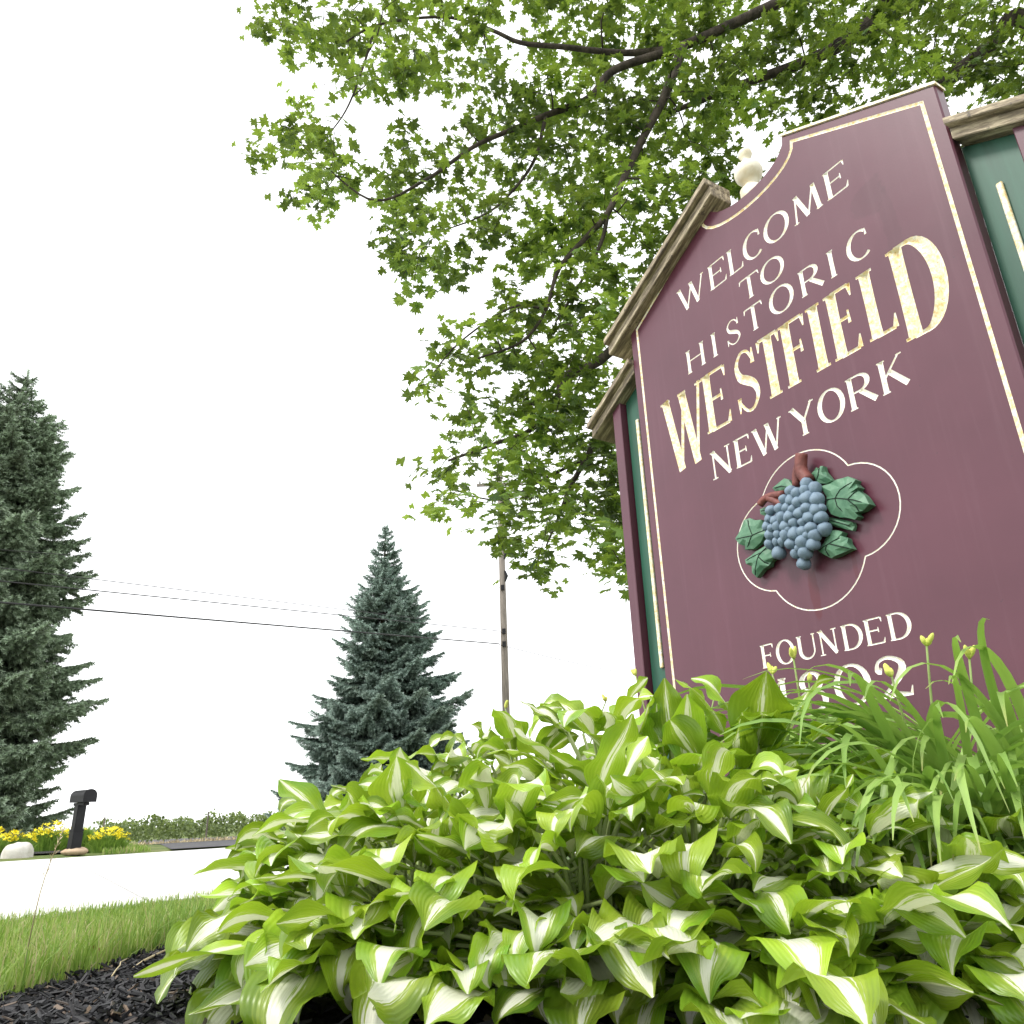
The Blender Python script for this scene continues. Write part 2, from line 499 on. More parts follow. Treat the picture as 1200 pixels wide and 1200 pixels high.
xs = [-900, -400, -200, -120, -80, -60, -45, -35, -28, -22] + list(np.arange(-18, -6, 1.0)) + list(np.arange(-6, 6.01, 0.2)) + list(np.arange(7, 18, 1.0)) + [22, 28, 35, 45, 60, 80, 120, 200, 400, 900]
ys = [-60, -30, -15, -8, -5, -3] + list(np.arange(-2, 8.01, 0.2)) + list(np.arange(8.5, 26, 0.5)) + [28, 31, 35, 40, 46, 53, 60, 70, 85, 110, 150, 250, 450, 900, 1600]
V_, F_ = grid_sheet(xs, ys, gz)
structure(obj('lawn', mesh_of('lawn', V_, F_, [M['lawn']], smooth_shade=True)))

# mulch bed: its own sheet just above the soil
V_, F_ = [], []
bx = list(np.arange(-1.3, 4.0, 0.07)); by = list(np.arange(-1.2, 4.6, 0.07))
keep = {}
for j, y in enumerate(by):
    for i, x in enumerate(bx):
        b = bed_in(x, y)
        if b > -0.05:
            keep[(i, j)] = len(V_)
            V_.append((x, y, gz(x, y) + 0.012 + 0.008 * math.sin(x * 31 + y * 17) * math.sin(y * 27 - x * 11) - (0.03 if b < 0 else 0)))
for (i, j) in keep:
    if all(k in keep for k in ((i + 1, j), (i, j + 1), (i + 1, j + 1))):
        F_.append((keep[(i, j)], keep[(i + 1, j)], keep[(i + 1, j + 1)], keep[(i, j + 1)]))
structure(obj('mulch_bed', mesh_of('mulch_bed', V_, F_, [M['mulch']], smooth_shade=True)))

# concrete road with a thin slab edge and joints
dN = (ROAD_N1 - ROAD_N0).normalized()
dF = (ROAD_F1 - ROAD_F0).normalized()
mb = MB()
segs = [-40, -12, -4, 0, 3, 6, 10, 16, 26, 45, 80]
A = [ROAD_N0 + dN * s for s in segs]; B = [ROAD_F0 + dF * (s * 1.15) for s in segs]
vs = [Vector((p.x, p.y, 0.0)) for p in A] + [Vector((p.x, p.y, 0.0)) for p in B] + [Vector((p.x, p.y, -0.12)) for p in A] + [Vector((p.x, p.y, -0.12)) for p in B]
n = len(segs)
fs = []
for i in range(n - 1):
    fs += [(i, i + 1, n + i + 1, n + i), (2 * n + i, 2 * n + i + 1, i + 1, i), (n + i, n + i + 1, 3 * n + i + 1, 3 * n + i)]
mb.add(vs, fs)
road = structure(obj('road', mb.mesh('road', [M['concrete']])))
for k, s in enumerate((0.9, 5.2, 9.5)):
    mb = MB()
    a = ROAD_N0 + dN * s; b = ROAD_F0 + dF * (s * 1.15)
    side = dN * 0.012
    mb.add([a - side + Vector((0, 0, .004)), a + side + Vector((0, 0, .004)), b + side + Vector((0, 0, .004)), b - side + Vector((0, 0, .004))], [(0, 1, 2, 3)])
    obj('joint', mb.mesh('joint', [M['joint']]), road)
def on_terrain(px, py):
    r = ray(px, py)
    t = 1.0
    while t < 150:
        if CAM_H + r.z * t < gz(r.x * t, t):
            break
        t += 0.1
    return Vector((r.x * t, t, gz(r.x * t, t)))
def world_patch(name, corners, n, lift, mat):
    c = [Vector(p) for p in corners]
    vs, fs = [], []
    for j in range(n + 1):
        for i in range(n + 1):
            u, v = i / n, j / n
            p = (c[0] * (1 - u) + c[1] * u) * (1 - v) + (c[3] * (1 - u) + c[2] * u) * v
            vs.append((p.x, p.y, (gz(p.x, p.y) if far_d(p.x, p.y) > .05 else -.012) + lift))
    for j in range(n):
        for i in range(n):
            fs.append((j * (n + 1) + i, j * (n + 1) + i + 1, (j + 1) * (n + 1) + i + 1, (j + 1) * (n + 1) + i))
    return structure(obj(name, mesh_of(name, vs, fs, [mat], smooth_shade=True)))
world_patch('driveway', [on_terrain(200, 999), on_terrain(420, 986), on_terrain(330, 978), on_terrain(158, 985)], 16, 0.014, M['asphalt'])
world_patch('flower_bed', [(-12.5, 12.3, 0), (-7.2, 16.1, 0), (-7.9, 17.4, 0), (-13.2, 14.0, 0)], 10, 0.035, M['mulch'])

# ------------------------------------------------------------------ the sign
SIGN_O = (0.6346, 3.2, 0.0)
SIGN_RZ = math.atan2(-0.85123, 0.52479)
sign = bpy.data.objects.new('welcome_sign', None)
col.objects.link(sign)
sign.location = SIGN_O
sign.rotation_euler = (0, 0, SIGN_RZ)
tag(sign, 'maroon and green wooden welcome sign with carved gold lettering and broken pediment top', 'sign')
_h = Vector((0.52479, -0.85123, 0)); _n = Vector((0.85123, 0.52479, 0))
def sgn(px, py, d):
    """photo position -> sign coordinates (x, depth d, z) on the plane d behind the sign face"""
    r = ray(px, py)
    o = Vector((SIGN_O[0], SIGN_O[1], 0))
    t = (o.dot(_n) + d) / Vector((r.x, r.y, 0)).dot(_n)
    p = Vector((r.x * t, r.y * t, CAM_H + r.z * t))
    return Vector(((p - o).dot(_h), d, p.z))
Z0 = CAM_H
CX = 0.742
PL, PR = -0.05, 1.534
TH = 0.05
# outline, clockwise seen from the front: gable, scoop, gable
def scoop(hw, depth, top, n=14, inset=0.0):
    return [(CX - hw * math.cos(math.pi * k / n), top - depth * math.sin(math.pi * k / n) ** 0.85) for k in range(n + 1)]
TOPZ, EAVEZ = Z0 + 2.515, Z0 + 2.2
outline = [(PL, 0.14), (PL, EAVEZ)] + scoop(0.212, 0.118, TOPZ) + [(PR, EAVEZ), (PR, 0.14)]
bm = bmesh.new()
fr = [bm.verts.new((x, 0, z)) for x, z in outline]
bk = [bm.verts.new((x, TH, z)) for x, z in outline]
ff = bm.faces.new(fr)
bm.faces.new(list(reversed(bk)))
for i in range(len(fr)):
    j = (i + 1) % len(fr)
    bm.faces.new((fr[j], fr[i], bk[i], bk[j]))
bmesh.ops.recalc_face_normals(bm, faces=bm.faces)
bmesh.ops.bevel(bm, geom=[e for e in bm.edges if all(abs(v.co.y) < 1e-6 for v in e.verts)], offset=0.005, segments=1, affect='EDGES')
me = bpy.data.meshes.new('main_panel')
bm.to_mesh(me); bm.free()
me.materials.append(M['maroon']); me.materials.append(M['gold'])
panel_src = bpy.data.objects.new('panel_src', me)
col.objects.link(panel_src)

# --- V-carved strokes
cut = MB()
KUP = 0.35
def vstroke(pts, ws, closed=False, dr=0.85):
    """groove along pts [(x,z)] with half widths ws: two sloping walls meeting at the bottom"""
    P = [Vector((x, 0, z)) for x, z in pts]
    n = len(P)
    vs = []
    for i in range(n):
        if closed:
            a, b = P[i - 1], P[(i + 1) % n]
            d1, d2 = (P[i] - a).normalized(), (b - P[i]).normalized()
        else:
            d1 = (P[i] - P[i - 1]).normalized() if i else (P[1] - P[0]).normalized()
            d2 = (P[i + 1] - P[i]).normalized() if i < n - 1 else d1
        d = (d1 + d2).normalized()
        nn = Vector((-d.z, 0, d.x))
        mit = 1.0 / max(0.45, nn.dot(Vector((-d1.z, 0, d1.x))))
        w = ws[i] if isinstance(ws, (list, tuple)) else ws
        dep = w * dr
        bot = P[i] + Vector((0, dep, 0))
        if not closed and i == 0: bot += d * w * 0.5
        if not closed and i == n - 1: bot -= d * w * 0.5
        up = Vector((0, -dep * KUP, 0))
        vs += [P[i] + nn * w * mit * (1 + KUP) + up, P[i] - nn * w * mit * (1 + KUP) + up, bot]
    fs = []
    rng_ = range(n) if closed else range(n - 1)
    for i in rng_:
        j = (i + 1) % n
        for k in range(3):
            k2 = (k + 1) % 3
            fs.append((i * 3 + k, i * 3 + k2, j * 3 + k2, j * 3 + k))
    if not closed:
        fs.append((0, 2, 1)); fs.append((3 * n - 3, 3 * n - 2, 3 * n - 1))
    cut.add(vs, fs, 1)
def carve(ch, u0, u1, z0, z1, T):
    t = T * 0.33
    m_ = T * 0.95
    hgt = z1 - z0
    X = lambda a: u0 + m_ + a * (u1 - u0 - 2 * m_)
    Z = lambda b: z0 + Z0 + b * hgt
    def line(a, b, w0, w1=None):
        w1 = w0 if w1 is None else w1
        vstroke([(X(a[0]), Z(a[1])), (X(b[0]), Z(b[1]))], [w0, w1])
    sz = 0.02 + t / hgt * 0.6
    def serif(x, z, l=1.0):
        s = T * 1.5 * l
        vstroke([(X(x) - s, Z(z)), (X(x) + s, Z(z))], t * 0.75)
    def stem(x, a=0.0, b=1.0, w=None, s0=True, s1=True):
        w = w or T
        p = [(X(x), Z(a)), (X(x), Z(a + .12 * (b - a))), (X(x), Z((a + b) / 2)), (X(x), Z(b - .12 * (b - a))), (X(x), Z(b))]
        vstroke(p, [w * 1.06, w * .98, w * .94, w * .98, w * 1.06])
        if s0: serif(x, a + sz * .8)
        if s1: serif(x, b - sz * .8)
    def curve(pts, wf=None, closed=False):
        P = [(X(a), Z(b)) for a, b in pts]
        n = len(P)
        ws = []
        for i in range(n):
            a = P[i - 1] if (closed or i) else P[0]
            b = P[(i + 1) % n] if (closed or i < n - 1) else P[-1]
            dx, dz = b[0] - a[0], b[1] - a[1]
            s = abs(dz) / max(1e-9, math.hypot(dx, dz))
            ws.append(t + (T - t) * s ** 1.6 if wf is None else wf(i / (n - 1)))
        vstroke(P, ws, closed)
    def arc(cx, cz, rx, rz, a0, a1, n=14):
        return [(cx + rx * math.cos(math.radians(a0 + (a1 - a0) * k / n)), cz + rz * math.sin(math.radians(a0 + (a1 - a0) * k / n))) for k in range(n + 1)]
    tz = t / hgt
    if ch in 'EFL':
        stem(0.02)
        if ch != 'L':
            line((0, 1 - tz), (1, 1 - tz), t); line((1, 1 - tz * .6), (1.03, .8), t * 1.5, t * .35)
            line((0.02, .53), (.72, .53), t); line((.74, .63), (.74, .43), t * .5, t * .9)
        if ch != 'F':
            line((0, tz), (1, tz), t); line((.98, tz * .6), (1.08, .21), t * 1.6, t * .35)
    elif ch == 'T':
        stem(0.5, s1=False)
        line((-.06, 1 - tz), (1.06, 1 - tz), t * 1.1)
        line((-.04, 1 - tz * .6), (-.1, .8), t * 1.5, t * .35); line((1.04, 1 - tz * .6), (1.1, .8), t * 1.5, t * .35)
    elif ch == 'I':
        stem(0.5)
    elif ch == 'H':
        stem(0.03); stem(.97); line((0, .52), (1, .52), t)
    elif ch == 'N':
        stem(0.03, w=t * 1.25); line((0, 1), (1, 0.02), T); stem(.97, w=t * 1.25, s0=False)
    elif ch == 'M':
        line((.02, 0), (.12, 1), t * 1.2); serif(.02, sz, .8); serif(.1, 1 - sz, .6)
        line((.12, 1), (.52, .05), T); line((.52, .05), (.86, 1), t * 1.2); line((.86, 1), (.98, 0), T); serif(.98, sz)
    elif ch == 'W':
        line((0, 1), (.29, 0), T * 1.02, T * .92); line((.29, .02), (.53, .9), t * 1.2); line((.5, .97), (.74, 0), T * 1.02, T * .92); line((.74, .02), (1, 1), t * 1.1)
        serif(.0, 1 - sz, .95); serif(.5, 1 - sz, .8); serif(1, 1 - sz, .7)
    elif ch == 'K':
        stem(0.03); line((.08, .44), (.86, .98), t * 1.2, t); line((.3, .62), (1.02, .03), T * .95, T * 1.05); serif(.87, 1 - sz, .7)
    elif ch == 'Y':
        line((0, 1), (.5, .46), T); line((1, 1), (.52, .46), t * 1.3); stem(.5, 0, .5, s1=False); serif(.0, 1 - sz, .9); serif(1, 1 - sz, .7)
    elif ch == 'R':
        stem(.03)
        curve([(0, 1 - tz), (.38, 1 - tz)] + arc(.4, .735, .4, .265 - tz, 85, -85, 10) + [(.34, .47 + tz), (0.05, .47 + tz)])
        line((.42, .5), (1.03, .03), T * .9, T * 1.05)
    elif ch == 'D':
        stem(.03)
        curve([(0, 1 - tz), (.3, 1 - tz)] + arc(.34, .5, .66, .5 - tz, 86, -86, 18) + [(.3, tz), (0, tz)])
    elif ch in 'O0':
        curve(arc(.5, .5, .5, .5 - tz * .4, 0, 360 - 15, 23), closed=True)
    elif ch == 'C':
        curve(arc(.56, .5, .56, .5 - tz * .4, 52, 312, 20)); line((.93, .96), (.93, .72), t * .4, t * 1.5)
    elif ch == 'U':
        curve([(.08, 1), (.08, .6), (.08, .38)] + arc(.5, .36, .42, .36 - tz, 180, 360, 12) + [(.92, .6), (.92, 1)], wf=lambda s: T if s < .25 else (t * 1.2 if s > .62 else T + (t * 1.2 - T) * smooth(.2, .6, s)))
        serif(.08, 1 - sz); serif(.92, 1 - sz, .7)
    elif ch == 'S':
        pts = [tuple(p[:2]) for p in spline([Vector(q) for q in ((.86, .8, 0), (.66, .96, 0), (.36, .97, 0), (.12, .8, 0), (.22, .6, 0), (.5, .5, 0), (.8, .38, 0), (.9, .2, 0), (.66, .03, 0), (.34, .03, 0), (.06, .2, 0))], 3)]
        curve(pts, wf=lambda s: t * .9 + (T * .98 - t) * math.exp(-((s - .5) / .17) ** 2))
        line((.9, .98), (.86, .72), t * .4, t * 1.5); line((.02, .03), (.06, .28), t * .4, t * 1.5)
    elif ch == '8':
        curve(arc(.5, .745, .36, .245, 0, 345, 17), closed=True); curve(arc(.5, .26, .46, .26, 0, 345, 17), closed=True)
    elif ch == '2':
        pts = [tuple(p[:2]) for p in spline([Vector(q) for q in ((.2, .68, 0), (.04, .74, 0), (.12, .92, 0), (.45, .99, 0), (.82, .86, 0), (.86, .66, 0), (.6, .4, 0), (.24, .18, 0), (.02, .03, 0))], 3)]
        curve(pts, wf=lambda s: t * 1.2 + (T - t) * (math.exp(-((s - .62) / .16) ** 2) + .8 * math.exp(-((s - .06) / .1) ** 2)))
        line((0.02, .06), (.5, .1), t, T * .8); line((.5, .1), (1.05, .06), T * .8, t); line((1.0, .04), (1.08, .26), t * 1.4, t * .4)
    elif ch == '1':
        stem(.6); line((.1, .78), (.6, .98), t, t * 1.3)

ROWS = [
    (0.0094, 2.075, 2.2, [('W', .291, .456), ('E', .487, .583), ('L', .6, .677), ('C', .681, .785), ('O', .792, .917), ('M', .936, 1.064), ('E', 1.091, 1.182)]),
    (0.0085, 1.913, 2.018, [('T', .635, .736), ('O', .742, .859)]),
    (0.0088, 1.762, 1.876, [('H', .295, .4), ('I', .445, .474), ('S', .524, .613), ('T', .634, .727), ('O', .759, .876), ('R', .909, 1.009), ('I', 1.033, 1.065), ('C', 1.113, 1.208)]),
    (0.0205, 1.44, 1.71, [('E', .367, .505), ('S', .522, .672), ('T', .66, .782), ('F', .787, .905), ('I', .903, .97), ('E', .995, 1.108), ('L', 1.133, 1.241)]),
    (0.0215, 1.345, 1.71, [('W', .112, .363)]),
    (0.023, 1.37, 1.725, [('D', 1.25, 1.413)]),
    (0.0096, 1.235, 1.357, [('N', .357, .46), ('E', .486, .567), ('W', .582, .722), ('Y', .763, .868), ('O', .879, .99), ('R', 1.006, 1.11), ('K', 1.128, 1.224)]),
    (0.007, 0.457, 0.54, [('F', .469, .527), ('O', .534, .615), ('U', .626, .709), ('N', .718, .788), ('D', .81, .883), ('E', .895, .96), ('D', .976, 1.05)]),
    (0.0115, 0.288, 0.413, [('1', .5, .57), ('8', .596, .721), ('0', .745, .881), ('2', .894, 1.016)]),
]
for T_, a_, b_, chars in ROWS:
    for ch, u0, u1 in chars:
        carve(ch, u0, u1, a_, b_, T_)
# gold line round the face
border = [(0.0, 0.3), (0.0, Z0 + 2.172)] + [(x, z) for x, z in scoop(0.252, 0.122, Z0 + 2.455)] + [(1.482, Z0 + 2.172), (1.482, 0.3)]
vstroke(border, 0.0064, dr=0.7)
# quatrefoil line
def arc3(a, b, sag, n=20):
    a, b = Vector((*a, 0)), Vector((*b, 0))
    mid = (a + b) / 2; c = (b - a).length / 2
    nrm = Vector((-(b - a).y, (b - a).x, 0)).normalized()
    R_ = (c * c + sag * sag) / (2 * sag)
    cen = mid + nrm * (sag - R_)
    a0 = math.atan2(a.y - cen.y, a.x - cen.x); a1 = math.atan2(b.y - cen.y, b.x - cen.x)
    while a1 > a0: a1 -= 2 * math.pi
    return [(cen.x + R_ * math.cos(a0 + (a1 - a0) * k / n), cen.y + R_ * math.sin(a0 + (a1 - a0) * k / n)) for k in range(n)]
q = [(.578, Z0 + 1.07), (.952, Z0 + 1.058), (.947, Z0 + .738), (.577, Z0 + .718)]
quat = arc3(q[0], q[1], .116) + arc3(q[1], q[2], .154) + arc3(q[2], q[3], .118) + arc3(q[3], q[0], .152)
vstroke(quat, 0.0023, closed=True, dr=0.8)
cme = cut.mesh('cutter', [M['maroon'], M['gold']])
bm = bmesh.new(); bm.from_mesh(cme); bmesh.ops.recalc_face_normals(bm, faces=bm.faces); bm.to_mesh(cme); bm.free()
cutter = bpy.data.objects.new('cutter', cme)
col.objects.link(cutter)
md = panel_src.modifiers.new('carve', 'BOOLEAN')
md.operation = 'DIFFERENCE'; md.solver = 'EXACT'; md.use_self = True; md.object = cutter
try:
    md.material_mode = 'TRANSFER'
except Exception:
    pass
dg = bpy.context.evaluated_depsgraph_get()
res = bpy.data.meshes.new_from_object(panel_src.evaluated_get(dg))
bpy.data.objects.remove(panel_src); bpy.data.objects.remove(cutter)
gold_idx = [i for i, mm in enumerate(res.materials) if mm and mm.name.startswith('gold')][0]
bm = bmesh.new(); bm.from_mesh(res)
bm.faces.ensure_lookup_table()
gold = {f for f in bm.faces if f.material_index == gold_idx}
comps = []
todo = set(gold)
while todo:
    st = [todo.pop()]; comp = []
    while st:
        f = st.pop(); comp.append(f)
        for e in f.edges:
            for g in e.link_faces:
                if g in todo:
                    todo.discard(g); st.append(g)
    comps.append(comp)
pv = {}
def mesh_from_faces(name, faces, mat):
    idx = {}; V = []; Fc = []
    for f in faces:
        r = []
        for v in f.verts:
            if v not in idx:
                idx[v] = len(V); V.append(v.co.copy())
            r.append(idx[v])
        Fc.append(r)
    return mesh_of(name, V, Fc, [mat])
panel = obj('main_panel', mesh_from_faces('main_panel', [f for f in bm.faces if f not in gold], M['maroon']), sign)
small = []
for comp in sorted(comps, key=lambda c: -len(c)):
    xs_ = [v.co.x for f in comp for v in f.verts]; zs_ = [v.co.z for f in comp for v in f.verts]
    wd, hg = max(xs_) - min(xs_), max(zs_) - min(zs_)
    if wd < 0.012 and hg < 0.012:
        small += comp
        continue
    nm = 'gold_border_line' if wd > 1.2 else ('quatrefoil_line' if (wd > .6) else 'carved_letter')
    obj(nm, mesh_from_faces(nm, comp, M['pale_gold'] if (nm == 'quatrefoil_line' or (nm == 'carved_letter' and hg < .2)) else M['gold']), panel)
print('carved pieces', len(comps), 'tiny', len(small))
if small:
    obj('carved_fleck', mesh_from_faces('carved_fleck', small, M['gold']), panel)
bm.free()

# --- mouldings: a two-step profile swept along a gable slope
def moulding(name, x0, z0, x1, z1, yb, steps, mat=M['cream']):
    """(x0,z0)-(x1,z1): underside line; steps: list of (thickness, front overhang), plumb-cut ends"""
    mb = MB()
    d = Vector((x1 - x0, 0, z1 - z0)).normalized()
    nn = Vector((-d.z, 0, d.x))
    if nn.z < 0: nn = -nn
    off = 0.0
    for k, (th, fw) in enumerate(steps):
        vs = []
        for x, z in ((x0, z0), (x1, z1)):
            for (o_, y) in ((off, -fw), (off, yb), (off + th, yb), (off + th, -fw)):
                vs.append((x, y, z + o_ / nn.z))
        mb.add(vs, [(0, 1, 2, 3), (7, 6, 5, 4), (0, 4, 5, 1), (1, 5, 6, 2), (2, 6, 7, 3), (3, 7, 4, 0)])
        off += th
    me = mb.mesh(name, [mat])
    bm = bmesh.new(); bm.from_mesh(me); bmesh.ops.recalc_face_normals(bm, faces=bm.faces)
    bmesh.ops.bevel(bm, geom=list(bm.edges), offset=0.003, segments=1, affect='EDGES')
    bm.to_mesh(me); bm.free()
    ang = math.atan2((z1 - z0) * (1 if x1 > x0 else -1), abs(x1 - x0))
    rot = Matrix.Rotation(-ang, 4, 'Y')
    me.transform(rot.inverted())
    o = obj(name, me, sign); o.rotation_euler = (0, -ang, 0)
    return o
SL = (TOPZ - EAVEZ) / (CX - .212 - PL)
def gl(x): return EAVEZ + (x - PL) * SL
# left gable of the main panel carries its moulding, the right one has lost it and shows a thin gold cap
moulding('gable_moulding', -0.165, gl(-0.165) - 0.03, 0.605, gl(0.605) - 0.066, TH + .03, [(0.044, 0.05), (0.028, 0.078)])
mb = MB()
capz = lambda x: EAVEZ + (PR - x) * SL
vs = []
for x in (CX + .214, PR + 0.006):
    for y, dz in ((-0.006, 0.001), (TH + .004, 0.001), (TH + .004, 0.012), (-0.006, 0.012)):
        vs.append((x, y, capz(x) + dz))
mb.add(vs, [(3, 2, 1, 0), (4, 5, 6, 7), (0, 1, 5, 4), (1, 2, 6, 5), (2, 3, 7, 6), (3, 0, 4, 7)])
obj('gable_cap', mb.mesh('gable_cap', [M['gold']]), sign)

# --- green wings behind either side
WD = 0.058
def wing(sd):
    X = (lambda x: x) if sd < 0 else (lambda x: 2 * CX - x)
    po, pi_ = -0.262, -0.203            # outer and inner face of the post
    rise = lambda x: Z0 + 1.845 + (x + .262) * SL      # underside of the wing moulding
    def prism(name, xa, xb, ya, yb, mat, zlow=0.12, bev=0.003, drop=0.0):
        mb = MB()
        vs = []
        for y in (ya, yb):
            for x, z in ((xa, zlow), (xb, zlow), (xb, rise(xb) - drop), (xa, rise(xa) - drop)):
                vs.append((X(x), y, z))
        mb.add(vs, [(0, 1, 2, 3), (7, 6, 5, 4), (0, 4, 5, 1), (1, 5, 6, 2), (2, 6, 7, 3), (3, 7, 4, 0)])
        me = mb.mesh(name, [mat])
        bm = bmesh.new(); bm.from_mesh(me); bmesh.ops.recalc_face_normals(bm, faces=bm.faces)
        if bev: bmesh.ops.bevel(bm, geom=list(bm.edges), offset=bev, segments=1, affect='EDGES')
        bm.to_mesh(me); bm.free()
        return obj(name, me, sign)
    prism('wing_post', po, pi_, WD - .035, WD + .09, M['maroon'], zlow=0.1)
    prism('wing_panel', pi_ + .006, -.046, WD, WD + .03, M['green'])
    prism('shadow_gap', pi_ + .001, pi_ + .005, WD + .006, WD + .05, M['dark'], bev=0)
    mb = MB()
    mb.box((X(-.118), WD - .006, Z0 + (1.75 + .56) / 2), (.019, .012, 1.19))
    me = mb.mesh('wing_stripe', [M['gold']])
    bm = bmesh.new(); bm.from_mesh(me); bmesh.ops.bevel(bm, geom=list(bm.edges), offset=.003, segments=1, affect='EDGES'); bm.to_mesh(me); bm.free()
    obj('wing_stripe', me, sign)
    xa, xb = -0.41, -.053
    moulding('wing_moulding', X(xa), rise(xa) + .002, X(xb), rise(xb) + .002, WD + .12, [(0.04, 0.0), (0.025, 0.03)])
wing(-1); wing(1)
# legs that carry the panel into the soil
for x in (0.25, 1.24):
    mb = MB(); mb.box((x, TH + .055, 0.9), (.1, .09, 1.7))
    obj('support_post', mb.mesh('support_post', [M['maroon']]), sign)

# --- finial in the scoop
prof = [(.0, -.06), (.055, -.06), (.055, .03), (.03, .045), (.028, .065), (.045, .08), (.064, .105), (.069, .13), (.062, .155), (.045, .172), (.022, .185), (.018, .205), (.026, .215), (.034, .232), (.03, .25), (.015, .262), (0.0, .266)]
mb = MB(); N_ = 24
vs = [(r * .9 * math.cos(2 * math.pi * k / N_), r * .9 * math.sin(2 * math.pi * k / N_), z) for r, z in prof for k in range(N_)]
fs = [(i * N_ + k, i * N_ + (k + 1) % N_, (i + 1) * N_ + (k + 1) % N_, (i + 1) * N_ + k) for i in range(len(prof) - 1) for k in range(N_)]
mb.add(vs, fs)
obj('finial', mb.mesh('finial', [M['finial']], True), sign, sgn(877, 203, .115) - Vector((0, 0, .128)))

# --- carved grapes
carving = bpy.data.objects.new('grape_carving', None)
col.objects.link(carving); carving.parent = sign
carving['label'] = 'carved cluster of blue grapes with green leaves and reddish stem'
def zg(X, Y, d): return sgn(820 + X / 4.286, 500 + Y / 4.286, d)
GR = [(535,288,27),(577,312,28),(455,325,25),(487,337,24),(527,322,25),(425,365,22),(457,370,24),(495,380,25),(535,362,28),(592,367,33),(358,420,23),(400,413,24),(437,408,21),(470,415,21),(502,435,25),(540,408,25),(582,418,27),(347,462,20),(380,470,21),(410,455,23),(450,453,25),(475,482,23),(515,480,20),(550,455,26),(607,457,33),(337,500,21),(362,510,18),(390,503,23),(433,500,24),(560,508,26),(625,515,35),(357,542,24),(393,542,19),(430,545,23),(477,537,28),(520,527,24),(577,547,27),(355,588,23),(387,578,19),(418,577,20),(460,588,26),(517,580,29),(568,590,27),(397,633,30),(480,638,22),(530,633,30),(522,685,30),(500,610,18),(545,345,20),(610,410,20),(445,520,18),(540,545,19)]
bm = bmesh.new(); bmesh.ops.create_icosphere(bm, subdivisions=3, radius=1.0)
gmes = []
base_co = [v.co.copy() for v in bm.verts]
for k in range(4):
    for v, c in zip(bm.verts, base_co):
        v.co = c * (1 + .06 * math.sin(3 * c.x + k * 2) + .05 * math.sin(4 * c.z + k) + .03 * math.sin(7 * c.y + 5 * c.x + k * 3))
    gme = bpy.data.meshes.new('grape'); bm.to_mesh(gme)
    gme.materials.append(M['grape']); gme.polygons.foreach_set('use_smooth', [True] * len(gme.polygons))
    gmes.append(gme)
bm.free()
for gx, gy, gr in GR:
    e = ((gx - 480) / 165) ** 2 + ((gy - 470) / 230) ** 2
    d = -0.024 - 0.05 * math.sqrt(max(0.0, 1 - e * .9)) - random.uniform(0, .007)
    p = zg(gx, gy, d)
    r = min(gr, 29) / 4.286 * 0.0035 * random.uniform(.98, 1.1)
    obj('grape', random.choice(gmes), carving, p, (random.uniform(-.4, .4), random.uniform(-.4, .4), 0), (r, r * 1.05, r * random.uniform(.96, 1.12)))
# filler wood behind the grapes
bm = bmesh.new(); bmesh.ops.create_icosphere(bm, subdivisions=3, radius=1.0)
me = bpy.data.meshes.new('cluster_core'); bm.to_mesh(me); bm.free(); me.materials.append(M['grape'])
c0 = zg(475, 455, -.002)
obj('cluster_core', me, carving, c0, (0, .25, 0), (.09, .022, .095))
def carved_leaf(pts, tip, base, d0, bulge, veins):
    """thick carved leaf: outline in photo zoom coordinates, domed front, dark incised veins"""
    P = [zg(x, y, d0) for x, y in pts]
    c = sum(P, Vector()) / len(P)
    mb = MB()
    n = len(P)
    bulge *= .6
    # back ring, front ring, mid ring, centre
    ring0 = [p + Vector((0, -d0 - .001, 0)) * 0.75 for p in P]
    ring1 = [p.copy() for p in P]
    ring2 = [c + (p - c) * .55 + Vector((0, -bulge * .75, 0)) for p in P]
    for i, p in enumerate(ring1):
        p.y += .006 * math.sin(i * 2.4)
    vs = ring0 + ring1 + ring2 + [c + Vector((0, -bulge, 0))]
    fs = []
    for i in range(n):
        j = (i + 1) % n
        fs += [(i, j, n + j, n + i), (n + i, n + j, 2 * n + j, 2 * n + i), (2 * n + i, 2 * n + j, 3 * n)]
    fs.append(tuple(reversed(range(n))))
    mb.add(vs, fs)
    me = mb.mesh('leaf', [M['carved_leaf']])
    bm = bmesh.new(); bm.from_mesh(me); bmesh.ops.recalc_face_normals(bm, faces=bm.faces); bm.to_mesh(me); bm.free()
    lf = obj('leaf', me, carving)
    def surf(x, y):
        p = zg(x, y, d0)
        q_ = p - c; q_.y = 0
        best = 9
        ang = math.atan2(q_.z, q_.x)
        for i in range(n):
            a_, b_ = P[i] - c, P[(i + 1) % n] - c
            den = a_.x * b_.z - a_.z * b_.x
            if abs(den) < 1e-12: continue
            s1 = (q_.x * b_.z - q_.z * b_.x) / den; s2 = (a_.x * q_.z - a_.z * q_.x) / den
            if s1 >= -1e-6 and s2 >= -1e-6: best = s1 + s2; break
        f = min(1, best)
        h = bulge * (.75 + .25 * (1 - f / .55)) if f < .55 else bulge * .75 * (1 - f) / .45
        return Vector((p.x, d0 - h - .0008, p.z))
    mb = MB()
    for v in veins:
        pts3 = []
        for k in range(len(v) - 1):
            for s in range(4):
                a_, b_ = v[k], v[k + 1]
                pts3.append(surf(a_[0] + (b_[0] - a_[0]) * s / 4, a_[1] + (b_[1] - a_[1]) * s / 4))
        pts3.append(surf(*v[-1]))
        mb.tube(pts3, [.0018] * len(pts3), 5)
    mb2 = mb.mesh('vein', [M['carved_vein']])
    vo = obj('vein', mb2, carving)
